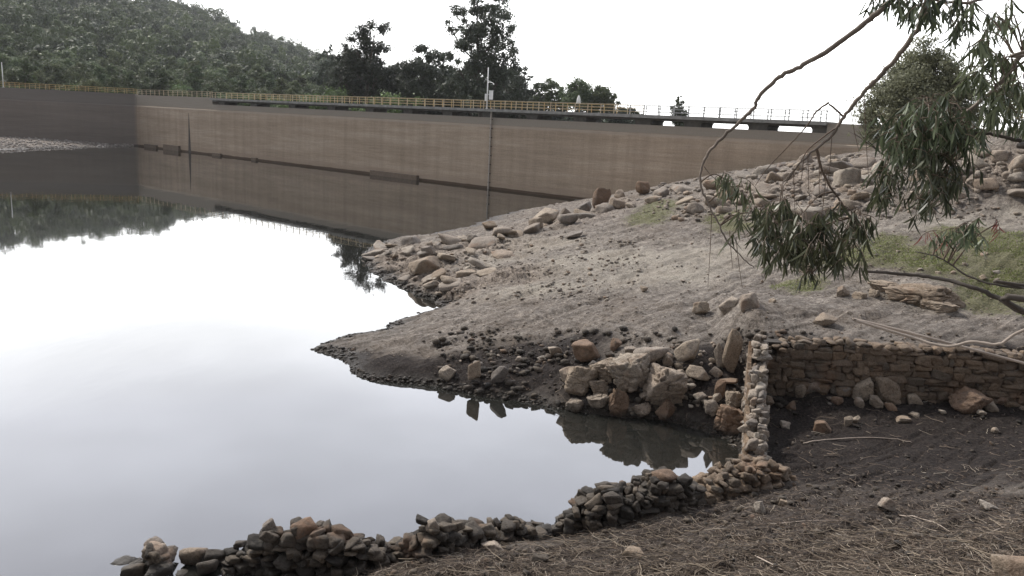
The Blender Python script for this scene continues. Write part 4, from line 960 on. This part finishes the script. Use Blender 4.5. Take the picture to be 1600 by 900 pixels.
ptree('eucalyptus_tree', 'low dark filler tree right of the twin-topped tree', 170, 622, [(617,108,12),(615,118,18),(630,125,18),(608,138,20),(628,148,22)], 5000, .28, M_dark, .35, group=GT, seed=44)
ptree('eucalyptus_tree', 'low dark tree hugging the left foot of the tallest tree', 165, 695, [(693,92,16),(690,115,20),(700,135,22),(683,150,20)], 5500, .28, M_dark, .35, group=GT, seed=45)
ptree('eucalyptus_tree', 'thin ragged tree leaning out right of the tallest tree', 155, 812, [(815,112,12),(826,122,9),(808,130,14),(820,148,16),(800,158,18)], 3600, .24, M_dark, .3, group=GT, seed=46)
ptree('bushy_tree', 'rounded green tree with the highest top in the clump right of the tallest tree', 190, 903, [(900,132,16),(885,142,16),(915,146,16),(898,155,20),(925,158,16)], 5500, .3, M_hill, .35, seed=47)
ptree('bushy_tree', 'low green tree at the left of the clump right of the tallest tree', 195, 855, [(845,140,14),(862,136,13),(852,152,18),(875,152,16),(835,158,14)], 5000, .3, M_hill, .35, seed=48)
ptree('bushy_tree', 'green tree falling away at the right end of the clump', 190, 945, [(938,146,14),(950,152,12),(942,162,16),(962,166,10),(925,165,14)], 4200, .3, M_hill, .3, seed=49)
ptree('bushy_tree', 'faint low bush beyond the colour change of the railing', 200, 985, [(978,174,8),(992,180,8),(1003,186,6)], 1500, .3, M_hill, .2, seed=50)
ptree('conifer', 'small lone conical tree beyond the grey end of the footbridge', 170, 1061, [(1061,152,4.5),(1061,160,7),(1057,168,8),(1066,170,8),(1061,180,11),(1054,186,8),(1070,186,8),(1061,196,11)], 2400, .28, M_hill, .2, seed=51)
ptree('eucalyptus_tree', 'thin tree with an open tuft top on the hill skyline left of the dark trees', 230, 510, [(512,76,9),(505,90,9),(520,92,10),(512,108,14),(503,125,14)], 3000, .3, M_dark, .3, seed=52)
ptree('bush', 'olive green bushy tree standing on the bank at the right end of the dam', 58, 1440, [(1348,185,14),(1362,150,12),(1338,170,9),(1375,128,12),(1448.66,82,24.4),(1429.58,100,29.28),(1463.5,108,31.72),(1413.68,125,29.28),(1445.48,130,41.48),(1482.58,130,31.72),(1381.88,145,26.84),(1408.38,155,39.04),(1450.78,165,46.36),(1498.48,160,36.6),(1360.68,170,21.96),(1344.78,195,19.52),(1381.88,190,36.6),(1424.28,198,41.48),(1477.28,200,41.48),(1334.18,208,12.2)], 80000, .085, M_olive, .22, seed=53, cat_='tree', droop=0, fill=.33, sub=20)
ptree('bush', 'thin green tree behind the yellow railing at the right edge', 80, 1585, [(1575,150,18),(1600,130,22),(1590,165,20),(1620,160,24)], 4000, .13, M_olive, .15, seed=54, droop=0)

# hillside wood: six models copied over the slope
HG = 'trees of the wooded hillside'
protos = []
for k_ in range(7):
    r = np.random.default_rng(60+k_); hh_ = (9.5, 12, 11, 13.5, 10, 8, 14)[k_]; BL = []
    wd = (3.4, 3.0, 4.0, 2.6, 4.4, 3.8, 2.3)[k_]
    for j in range(9):
        z = hh_*(.38+.58*j/8); rad = wd*math.sin(math.pi*(.25+.62*j/8)); a = r.uniform(0, 6.28)
        BL.append((math.cos(a)*rad*.55, math.sin(a)*rad*.55, z-.3, wd*r.uniform(.42, .62), .75))
    protos.append((trunk_mesh('trunk', (0, 0, -1.0), BL, .22, M_dbark, r, 2), crown_mesh('crown', BL, 6500, .24, M_hill if k_ != 5 else M_shrub, r, sub=10, fill=.36)))
r = np.random.default_rng(90); cnt = 0; used = []
for _ in range(30000):
    uu = r.uniform(-130, 560); rad_ = 172+r.random()**1.2*150
    x = (uu-800)/1300; y = 1/math.hypot(1, x); P_ = np.array([x*y*rad_, y*rad_])
    if (uu > 500 and rad_ < 205) or behind(P_[:1], P_[1:2])[0] < 7: continue
    if all((P_[0]-q[0])**2+(P_[1]-q[1])**2 > (5.0+(rad_-170)*.02)**2 for q in used): used.append(P_)
    if len(used) >= 230: break
used = np.array(used); hz_ = H(used[:, 0], used[:, 1]) if len(used) else []
for P_, z in zip(used, hz_):
    k_ = int(r.integers(7)); rad_ = math.hypot(*P_); u0_ = 800+1300*P_[0]/P_[1]; sc = min(1.35, (r.uniform(.7, .95) if u0_ < 190 else r.uniform(.65, .95))*(.75+.25*(rad_-180)/40)) if rad_ > 195 else r.uniform(.5, .75)
    uu_ = 800+1300*P_[0]/P_[1]; tier = 'at the hill foot' if rad_ > 290 else ('in the back rows' if rad_ > 250 else ('in the middle rows' if rad_ > 212 else 'just behind the railing'))
    lab = ('round', 'oval', 'broad', 'slim', 'wide spreading', 'shrubby light green', 'tall narrow')[k_]+' tree '+tier+' '+('at the left frame edge' if uu_ < 60 else 'above the dark wing' if uu_ < 200 else 'above the bend of the dam' if uu_ < 320 else 'above the bridge start' if uu_ < 430 else 'next to the dark trees')
    root = thing('hillside_tree', lab, 'tree', (P_[0], P_[1], z), HG)
    root.rotation_euler = (0, 0, r.uniform(0, 6.28)); root.scale = (sc*1.1, sc*1.1, sc)
    link('trunk', protos[k_][0], parent=root); link('crown', protos[k_][1], parent=root)
print('hill trees', len(used))
rf = np.random.default_rng(123); nT = 1500; uu = rf.uniform(-160, 960, nT); rad_ = 318+rf.random(nT)**.85*600
x = (uu-800)/1300; y = 1/np.hypot(1, x); tx, ty = x*y*rad_, y*rad_; tz = H(tx, ty); sz_ = rf.uniform(3.2, 6.6, nT)*(.8+.4*rad_/900); hT = sz_*rf.uniform(1.4, 2.5, nT)
nl = 5; LC = np.stack([tx, ty, tz+hT-sz_*.5], 1)[:, None]+rf.normal(size=(nT, nl, 3))*sz_[:, None, None]*np.array([.48, .48, .38]); LR = sz_[:, None]*rf.uniform(.34, .62, (nT, nl))
per = 96; D_ = rf.normal(size=(nT, nl, per, 3)); D_[..., 2] += .35; D_ /= np.linalg.norm(D_, axis=-1)[..., None]
P_ = (LC[:, :, None]+D_*LR[:, :, None, None]*rf.uniform(.72, 1.08, (nT, nl, per, 1))).reshape(-1, 3); on = (D_+rf.normal(size=D_.shape)*.33).reshape(-1, 3); on /= np.linalg.norm(on, axis=1)[:, None]
a = np.cross(on, rf.normal(size=on.shape)); a /= np.linalg.norm(a, axis=1)[:, None]; b_ = np.cross(a, on); ls_ = rf.uniform(.35, .8, (len(P_), 1)); a *= ls_; b_ *= ls_*.7
tn = np.clip(np.repeat(rf.random(nT)**1.3, nl*per)*.8+rf.normal(size=len(P_))*.1+.05, 0, 1)
me = mesh_np('hillside_wood', np.stack([P_-a, P_+b_, P_+a, P_-b_], 1).reshape(-1, 3), np.arange(len(P_)*4).reshape(-1, 4), M_hillf, False, attrs=dict(tint=np.repeat(tn, 4)))
stuff(link('hillside_wood', me), 'continuous green wood covering the far hillside up to the skyline', 'wood')
# understorey as one mass
BL = []
for _ in range(900):
    uu = r.uniform(-150, 960); rad_ = 172+r.random()**1.3*160
    x = (uu-800)/1300; y = 1/math.hypot(1, x); BL.append((x*y*rad_, y*rad_, 0, r.uniform(1.6, 3.2), .8))
BL = np.array(BL); BL = BL[(800+1300*BL[:, 0]/BL[:, 1] < 620) | (np.hypot(BL[:, 0], BL[:, 1]) < 215)]; BL = BL[behind(BL[:, 0], BL[:, 1]) > 6]
BL[:, 2] = H(BL[:, 0], BL[:, 1])+1.2+BL[:, 3]*.4
stuff(link('undergrowth', crown_mesh('undergrowth', BL, 120000, .34, M_hill, r, sub=5, fill=.4)), 'dense undergrowth filling the gaps between the trees behind the dam', 'undergrowth')
BL = []
for i in range(60):
    s = s_k-50+i*1.9; q = P0+DD*max(s, s_k)+NN*(14+4*r.random()); 
    if s < s_k: q = K0-LD*(s_k-s)*1.4+LN*(9+4*r.random())
    BL.append((q[0], q[1], 7.5+r.uniform(0, 3.2), r.uniform(1.4, 2.6), .8))
stuff(link('undergrowth', crown_mesh('undergrowth', BL, 26000, .26, M_shrub, r, sub=6, fill=.4)), 'lighter green shrubs growing just behind the ochre railing at left', 'undergrowth')

BL = []
for i in range(200):
    uu = r.uniform(515, 830); vtop = np.interp(uu, (515, 560, 620, 660, 690, 760, 800, 830), (95, 95, 118, 100, 112, 95, 110, 140)); v_ = r.uniform(vtop+8, 190); d = ray(uu, v_); d = d/np.hypot(d[0], d[1]); q = CAM+d*r.uniform(166, 180)
    BL.append((q[0], q[1], q[2], r.uniform(1.2, 2.2), .9))
for i in range(230):
    uu = r.uniform(690, 1022); vtop = np.interp(uu, (690, 830, 900, 940, 985, 1022), (160, 145, 140, 155, 176, 192)); v_ = r.uniform(vtop+8, 206); d = ray(uu, v_); d = d/np.hypot(d[0], d[1]); v_ = v_; q = CAM+d*r.uniform(190, 200)
    BL.append((q[0], q[1], q[2], r.uniform(1.0, 2.0), .9))
stuff(link('undergrowth', crown_mesh('undergrowth', BL, 120000, .26, M_dark, r, sub=7, fill=.4)), 'dark thicket filling in between the tall trees behind the middle of the dam', 'undergrowth')

# ------------------------------------------------------------------ near eucalyptus, trunk out of the frame at the right
def PD(L): return [at_d(u, v, d) for (u, v, d) in L]
def smooth(P, n=6):
    P = np.array(P); out_ = []
    for i in range(len(P)-1):
        p0, p1, p2, p3 = P[max(i-1, 0)], P[i], P[i+1], P[min(i+2, len(P)-1)]
        for k in range(n):
            t_ = k/n; out_.append(.5*((2*p1)+(-p0+p2)*t_+(2*p0-5*p1+4*p2-p3)*t_**2+(-p0+3*p1-3*p2+p3)*t_**3))
    out_.append(P[-1]); return np.array(out_)
TB = np.array([6.9, 5.2, float(H(np.array([6.9]), np.array([5.2]))[0])-.2])
euc = thing('eucalyptus_tree', 'near eucalyptus tree at the right edge whose bent branches hang leaves into the view', 'tree', tuple(TB))
trunk_pts = smooth([TB, TB+np.array([-.1, .1, 2.2]), TB+np.array([.1, .0, 4.2]), TB+np.array([-.1, .2, 6.5]), TB+np.array([.2, .3, 9.])], 5)
mb = MB(); mb.tube(trunk_pts, np.linspace(.24, .08, len(trunk_pts)), 12); child('trunk', mb.mesh('trunk', M_bark, True), euc)
BR = {}
TP = lambda k: trunk_pts[int(k)]
def branch(L, r0, r1, start=None, mat=None, name='branch', jit=.008, n=7):
    P_ = PD(L)
    if start is not None: P_ = [np.asarray(start)]+P_
    P_ = smooth(P_, n); rj = np.random.default_rng(int(L[0][0])+int(L[-1][1])); P_[1:-1] += rj.normal(size=P_[1:-1].shape)*min(jit, .35*r0)*.35
    mb = MB(); mb.tube(P_, np.linspace(r0, r1, len(P_))*(1+.05*rj.normal(size=len(P_))), 7); o_b = child(name, mb.mesh(name, mat or M_bark, True), euc); BR[len(BR)] = (o_b, P_); return P_
bA = branch([(1500,-70,5.4),(1440,-35,5.3),(1385,8,5.2),(1340,45,5.2),(1290,82,5.2),(1250,104,5.2),(1222,118,5.2),(1190,146,5.2),(1176,170,5.2),(1152,194,5.2),(1118,226,5.2),(1100,252,5.2),(1094,285,5.2),(1104,312,5.2),(1122,348,5.2),(1138,380,5.2),(1160,402,5.2),(1178,418,5.2)], .019, .0028, TP(17))
bB = branch([(1560,-90,5.6),(1490,-40,5.5),(1450,0,5.4),(1436,40,5.4),(1405,85,5.4),(1375,120,5.4),(1345,150,5.4),(1318,182,5.4),(1302,210,5.4),(1276,232,5.4),(1250,255,5.4),(1232,275,5.4),(1222,288,5.4)], .021, .0035, TP(18), n=6)
bC = branch([(1660,480,5.0),(1600,488,5.0),(1560,466,5.1),(1510,446,5.1),(1450,432,5.2),(1400,428,5.2),(1352,424,5.2)], .017, .008, TP(5), mat=M_dbark)
bD = branch([(1640,452,5.0),(1600,450,5.0),(1550,444,5.0),(1510,430,5.0),(1488,415,5.0),(1462,400,5.0),(1430,393,5.0)], .008, .003, TP(6), mat=M_dbark)
bE = branch([(1700,20,6.0),(1620,60,5.9),(1570,120,5.8),(1530,160,5.7),(1490,185,5.6),(1450,200,5.6),(1400,215,5.6)], .020, .006, TP(15))
bF = branch([(1700,240,5.6),(1600,222,5.6),(1560,212,5.6),(1530,208,5.6),(1500,222,5.6)], .016, .006, TP(9), mat=M_dbark)
bG = branch([(1720,-60,6.2),(1640,-20,6.0),(1560,-8,5.9),(1500,5,5.8),(1440,-5,5.7)], .020, .006, TP(18))
bH = branch([(1680,60,5.6),(1610,90,5.6),(1560,130,5.6),(1545,160,5.6)], .012, .004, TP(13))
bI = branch([(1312,196,5.4),(1285,215,5.4),(1262,235,5.4),(1245,262,5.4),(1225,290,5.4)], .005, .002, mat=M_twig)
bJ = branch([(1276,232,5.4),(1283,262,5.4),(1296,290,5.4),(1312,312,5.4),(1330,340,5.4),(1345,360,5.4)], .009, .003, mat=M_twig)
bK = branch([(1295,160,5.4),(1275,175,5.4),(1262,195,5.4),(1235,225,5.4),(1200,262,5.4),(1180,290,5.4)], .006, .002, mat=M_twig)
branch([(1318,182,5.4),(1295,162,5.4)], .007, .005, mat=M_twig)
rj = np.random.default_rng(99)
for (u, v, du, L_) in ((1112,330,-6,120),(1140,360,5,60),(1150,370,10,80),(1240,262,2,70),(1262,240,3,80),(1300,210,-8,90),(1280,250,0,60),(1330,175,12,60),(1292,262,-14,110),(1100,260,30,30),(1256,245,-8,60),(1350,150,8,140)):
    branch([(u,v,5.35),(u+du*.4,v+L_*.5,5.35),(u+du,v+L_,5.35)], .0028, .0012, mat=M_twig, name='twig')
branch([(1294,-12,5.3),(1292,8,5.3),(1293,26,5.3)], .003, .0015, mat=M_twig, name='twig')
branch([(1420,520,4.8),(1440,532,4.8),(1480,541,4.8),(1520,534,4.8),(1560,538,4.8),(1590,520,4.8),(1640,500,4.8)], .007, .008, TP(4), mat=simple('pale_dead_twig', (.36, .30, .25), .8), name='twig')

class Leaves:
    def __init__(s): s.v = []; s.f = []; s.t = []; s.n = 0; s.tw = MB()
    def leaf(s, p, d, side, L_, W_, curl, tint):
        n = 6; k_ = np.linspace(0, 1, n); ax = p+np.outer(k_*L_, d)+np.outer((k_**2)*L_*curl, side)
        w_ = W_*np.sin(np.pi*np.clip(k_*.93+.05, 0, 1))**.8; nrm = np.cross(d, side); wv = nrm*math.cos(tint*9)+side*math.sin(tint*9)
        Lf = ax-wv*w_[:, None]/2; Rt = ax+wv*w_[:, None]/2
        s.v.append(np.stack([Lf, Rt], 1).reshape(-1, 3)); f = [[2*i, 2*i+1, 2*i+3, 2*i+2] for i in range(n-1)]
        s.f.append(np.array(f)+s.n); s.t.append(np.full(2*n, tint)); s.n += 2*n
    def spray(s, p, d0, L_, nl, r, ll=.12):
        """a drooping twig that carries leaves hanging down"""
        d = d0/np.linalg.norm(d0); P_ = [p.copy()]; q = p.copy()
        for i in range(6):
            d = d+np.array([0, 0, -.22])+r.normal(size=3)*.08; d /= np.linalg.norm(d); q = q+d*L_/6; P_.append(q.copy())
        s.tw.tube(P_, np.linspace(.0026, .001, 7), 4, False)
        for i in range(nl):
            k_ = r.uniform(.1, 1)*6; i0 = min(int(k_), 5); b = P_[i0]+(P_[i0+1]-P_[i0])*(k_-i0)
            dl = np.array([r.normal()*.38, r.normal()*.38, -1.]); dl /= np.linalg.norm(dl); sd_ = np.cross(dl, r.normal(size=3)); sd_ /= np.linalg.norm(sd_)
            s.leaf(b, dl, sd_, ll*r.uniform(.6, 1.25), ll*r.uniform(.09, .16), r.uniform(-.45, .45), r.random())
    def mesh(s, name, mat): return mesh_np(name, np.concatenate(s.v), np.concatenate(s.f), mat, True, attrs=dict(tint=np.concatenate(s.t)))
def cluster(regions, attach, mat=M_near, seed=0, ll=.104, label=None):
    """regions: (u, v, ru, rv, depth, sprays)"""
    r = np.random.default_rng(seed); Lf = Leaves(); 
    for (u, v, ru, rv, dd, ns) in regions:
        c0 = at_d(u, v-rv*.7, dd); j = np.argmin(((attach-c0)**2).sum(1)); a = attach[j]
        m_ = (a+c0)/2+np.array([0, 0, .04]); Lf.tw.tube(smooth([a, m_, c0], 4), np.linspace(.0055, .003, 9), 5, False)
        for _ in range(ns):
            x, y = r.normal(size=2)*.5; x = np.clip(x, -1.1, 1.1); y = np.clip(y, -1.1, 1.1)
            p = at_d(u+x*ru, v+y*rv-14, dd+r.normal()*.22)
            # feeder twig
            if r.random() < .4: Lf.tw.tube([c0, (c0+p)/2+np.array([0, 0, .03]), p], [.0024, .0018, .0012], 4, False)
            Lf.spray(p, np.array([r.normal(), r.normal(), .1]), r.uniform(.06, .16), int(r.integers(5, 10)), r, ll)
    c_ = at_d(regions[0][0], regions[0][1], regions[0][4])
    par = min((q for q in BR.values() if q[0].name.startswith('branch')), key=lambda q: ((q[1]-attach[len(attach)//2])**2).sum(1).min()+.2*((q[1]-c_)**2).sum(1).min())[0]
    nv = Lf.n; tf = np.array([f for f in Lf.tw.f if len(f) == 4])+nv; V2 = np.concatenate(Lf.v+[np.array(Lf.tw.v)]); F2 = np.concatenate(Lf.f+[tf])
    me = mesh_np('foliage', V2, F2, None, True, attrs=dict(tint=np.r_[np.concatenate(Lf.t), np.full(len(Lf.tw.v), .5)]), mats=[mat, M_twig], mi=np.r_[np.zeros(len(F2)-len(tf), int), np.ones(len(tf), int)])
    o1 = link('foliage', me, parent=par)          # branch and foliage share the tree's origin
    if label: o1['label'] = label
    return o1
allB = np.concatenate([bA, bB, bE, bF, bG, bH])
cluster([(1215,372,34,30,5.3,30),(1255,355,30,32,5.3,26),(1240,400,34,20,5.3,22),(1285,385,34,26,5.3,30),(1300,350,22,22,5.3,12),(1330,370,20,34,5.3,14),(1345,355,12,30,5.3,7),(1268,435,7,10,5.3,3),(1222,330,20,18,5.3,9),(1310,405,26,12,5.3,12)], np.concatenate([bJ, bB[-8:]]), seed=1)
cluster([(1132,288,16,12,5.25,6),(1160,300,13,12,5.25,5),(1155,352,12,16,5.25,4),(1188,345,12,14,5.25,5)], bA, seed=2)
cluster([(1450,180,46,24,5.5,20),(1408,206,26,24,5.5,16),(1482,184,42,34,5.5,26),(1445,224,50,28,5.5,44),(1505,215,28,30,5.5,22),(1400,232,18,20,5.5,16)], np.concatenate([bE, bF]), seed=3)
cluster([(1450,258,48,24,5.5,30),(1462,290,34,22,5.5,18),(1490,280,16,18,5.5,10),(1375,300,20,26,5.5,14),(1385,275,20,18,5.5,12),(1435,322,10,14,5.5,4),(1470,315,12,20,5.5,6),(1450,338,7,8,5.5,2)], np.concatenate([bE, bF]), seed=4)
cluster([(1400,5,26,10,5.4,12),(1440,12,24,14,5.4,12),(1475,15,22,16,5.6,12),(1502,30,14,26,5.6,10),(1490,50,12,12,5.6,4),(1450,40,8,8,5.4,2)], np.concatenate([bG, bB[:12]]), seed=5)
cluster([(1535,60,12,18,5.6,5),(1556,40,14,20,5.6,6),(1580,50,14,24,5.6,5),(1540,100,18,22,5.6,11),(1570,110,22,26,5.6,13),(1530,135,16,20,5.6,9),(1560,160,22,26,5.6,18),(1592,150,14,26,5.6,11),(1545,195,14,20,5.6,6),(1595,200,10,22,5.6,7),(1515,115,8,16,5.6,3),(1525,20,8,12,5.6,2),(1575,15,10,8,5.6,2)], np.concatenate([bH, bE[:16], bG[:16]]), seed=6)
cluster([(1510,372,14,14,5.1,6),(1530,362,12,12,5.1,5),(1495,378,8,10,5.1,3)], bD, seed=7, ll=.09)
cluster([(1470,378,7,6,5.1,2),(1500,385,6,6,5.1,1),(1555,355,6,6,5.1,1)], bD, mat=M_red, seed=8, ll=.07, label='reddish dying leaves')

# ------------------------------------------------------------------ litter: twigs, bark strips, dead leaves
def litter(n_, box, lmin, lmax, rad, name, seed, mat, wmax=1.):
    r = np.random.default_rng(seed); V_ = []; F_ = []; T_ = []
    G = ground_pts(np.c_[r.uniform(box[0], box[2], n_), box[1]+(box[3]-box[1])*r.random(n_)**.8], H)
    for g in G:
        L_ = lmin+(lmax-lmin)*r.random()**3; a = r.normal()*.7+(0 if r.random() < .7 else 1.5); cv = r.normal()*.5; st = 5; b0 = len(V_)
        k_ = np.linspace(-.5, .5, st); P_ = np.stack([g[0]+L_*(k_*math.cos(a)-cv*k_**2*math.sin(a)), g[1]+L_*(k_*math.sin(a)+cv*k_**2*math.cos(a))], 1)
        P_ += r.normal(size=P_.shape)*L_*.03
        zz_ = None; rr3 = rad*r.uniform(.5, 1.3); tn = r.random()
        V_.append((P_, g, rr3, tn, r.uniform(0, .05)))
    allP = np.concatenate([q[0] for q in V_]); hz = H(allP[:, 0], allP[:, 1]); out_v = []; out_f = []; tt = []; nn = 0
    for i, (P_, g, rr3, tn, up) in enumerate(V_):
        zz_ = hz[i*5:(i+1)*5]; zz_ = np.maximum(zz_, zz_.mean()-.01)+rr3*.6+up
        d = P_[-1]-P_[0]; d = d/(np.linalg.norm(d)+1e-9); sx, sy = -d[1], d[0]
        for k in range(5):
            c_ = np.array([P_[k, 0], P_[k, 1], zz_[k]]); rk = rr3*(1-.12*k)
            out_v += [c_+np.array([sx, sy, -.3])*rk, c_+np.array([-sx, -sy, -.3])*rk, c_+np.array([0, 0, .9])*rk]; tt += [tn]*3
        for k in range(4):
            for a_, b_ in ((0, 1), (1, 2), (2, 0)): out_f.append((nn+k*3+a_, nn+k*3+b_, nn+k*3+3+b_, nn+k*3+3+a_))
        nn += 15
    return mesh_np(name, np.array(out_v), np.array(out_f), mat, False, attrs=dict(tint=tt))
def lit_mat(name, stops):
    mt, t, b, o = new_mat(name); t.links.new(ramp(t, attr(t, 'tint'), stops), b.inputs['Base Color']); b.inputs['Roughness'].default_value = .85; return mt
M_lit = lit_mat('dry_twigs', [(0, (.045, .03, .022)), (.4, (.14, .10, .072)), (.7, (.23, .175, .13)), (.9, (.34, .28, .22)), (1, (.48, .42, .34))])
M_lit2 = lit_mat('reddish_roots', [(0, (.045, .034, .025)), (.6, (.12, .090, .066)), (1, (.32, .26, .19))])
stuff(link('litter', litter(10000, (560, 785, 1650, 925), .04, .5, .005, 'litter', 1, M_lit)), 'dry twigs and bark strips covering the foreground ground', 'litter')
stuff(link('litter', litter(3400, (540, 815, 1650, 925), .1, 1.0, .008, 'litter', 2, M_lit2)), 'matted reddish roots along the bottom edge', 'litter')
stuff(link('litter', litter(1600, (860, 730, 1650, 800), .04, .35, .006, 'litter', 3, M_lit)), 'scattered twigs on the dark ground in front of the basin', 'litter')
stuff(link('litter', litter(700, (700, 540, 1650, 740), .05, .6, .008, 'litter', 4, M_lit)), 'thin sticks lying in the mud of basin and shore', 'litter')
M_pst = simple('bleached_stick', (.33, .27, .22), .8, sc=9, var=.3)
for (label, UVs, r0) in (('long pale curved stick lying across the mud of the basin', [(1255,694),(1300,688),(1350,685),(1395,687),(1425,693)], .020),
                         ('pale bent stick in the middle of the right foreground', [(1405,806),(1440,812),(1465,820),(1490,836)], .012),
                         ('grey stick slanting in the left foreground litter', [(585,898),(610,888),(640,870)], .012),
                         ('forked pale twig standing out at the bottom of the litter', [(1240,892),(1262,880),(1272,850)], .010),
                         ('reddish stick lying level in the foreground', [(1210,820),(1260,815),(1310,814)], .012),
                         ('pale thin stick reaching to the right edge', [(1520,842),(1560,828),(1600,816)], .012),
                         ('brown stick slanting down at the bottom middle', [(1180,870),(1210,885),(1235,900)], .014)):
    P_ = ground_pts(UVs, H); P_[:, 2] += r0*1.2; P_ = smooth(P_, 5); hz = H(P_[:, 0], P_[:, 1]); P_[:, 2] = np.maximum(P_[:, 2], hz+r0*.7); mb = MB(); mb.tube(P_, np.linspace(r0, r0*.4, len(P_)), 6)
    tag(link('stick', mb.mesh('stick', M_pst, True)), label, 'stick')
# short grass
r = np.random.default_rng(8); gu = []
Gc = ground_pts(np.c_[r.uniform(980, 1640, 60000), r.uniform(310, 500, 60000)], base_h); zg = zone(Z_grass, Gc[:, 0], Gc[:, 1])*(.5+1.2*fbm(Gc[:, 0]/1.1, Gc[:, 1]/1.1, 3))
Gc = Gc[zg > .42][:14000]; Gc[:, 2] = H(Gc[:, 0], Gc[:, 1]); n_ = len(Gc)
a = r.uniform(0, 6.28, n_); wd = .015; hh_ = r.uniform(.03, .09, n_); dx = np.c_[np.cos(a), np.sin(a), np.zeros(n_)]*wd
tipv = Gc+np.c_[r.normal(size=(n_, 2))*.03, hh_]
V_ = np.stack([Gc-dx, Gc+dx, tipv], 1).reshape(-1, 3)
M_grass = leaf_mat('short_grass', (.10, .12, .035), (.17, .18, .06), .2)
stuff(link('grass', mesh_np('grass', V_, np.arange(n_*3).reshape(-1, 3), M_grass, attrs=dict(tint=np.repeat(r.random(n_), 3)))), 'short patchy grass on the upper slope', 'grass')

# labels still shared by neighbours: add the side they show on
from collections import defaultdict
for gname in (HG, 'rocks of the right bank', 'rocks of the ridge under the branches', 'rocks of the headland', 'rubble above the outcrop', 'rocks along the far shore ridge', 'stones on the gravel slope', 'stones fallen at the wall corner', 'stones in the shore mud', 'stones in the grass', 'stones along the wall foot'):
    dd_ = defaultdict(list)
    for o_ in COL.objects:
        if o_.get('group') == gname: dd_[o_['label']].append(o_)
    for lab, L_ in dd_.items():
        if len(L_) < 2: continue
        L_.sort(key=lambda q: q.location.x/max(q.location.y, 1))
        if len(L_) == 2: W_ = ('left', 'right')
        else: W_ = tuple(['leftmost']+(['middle'] if len(L_) == 3 else ['second', 'third', 'fourth', 'fifth', 'sixth', 'seventh'][:len(L_)-2])+['rightmost'])
        for w_, q in zip(W_, L_): q['label'] = w_+' '+lab
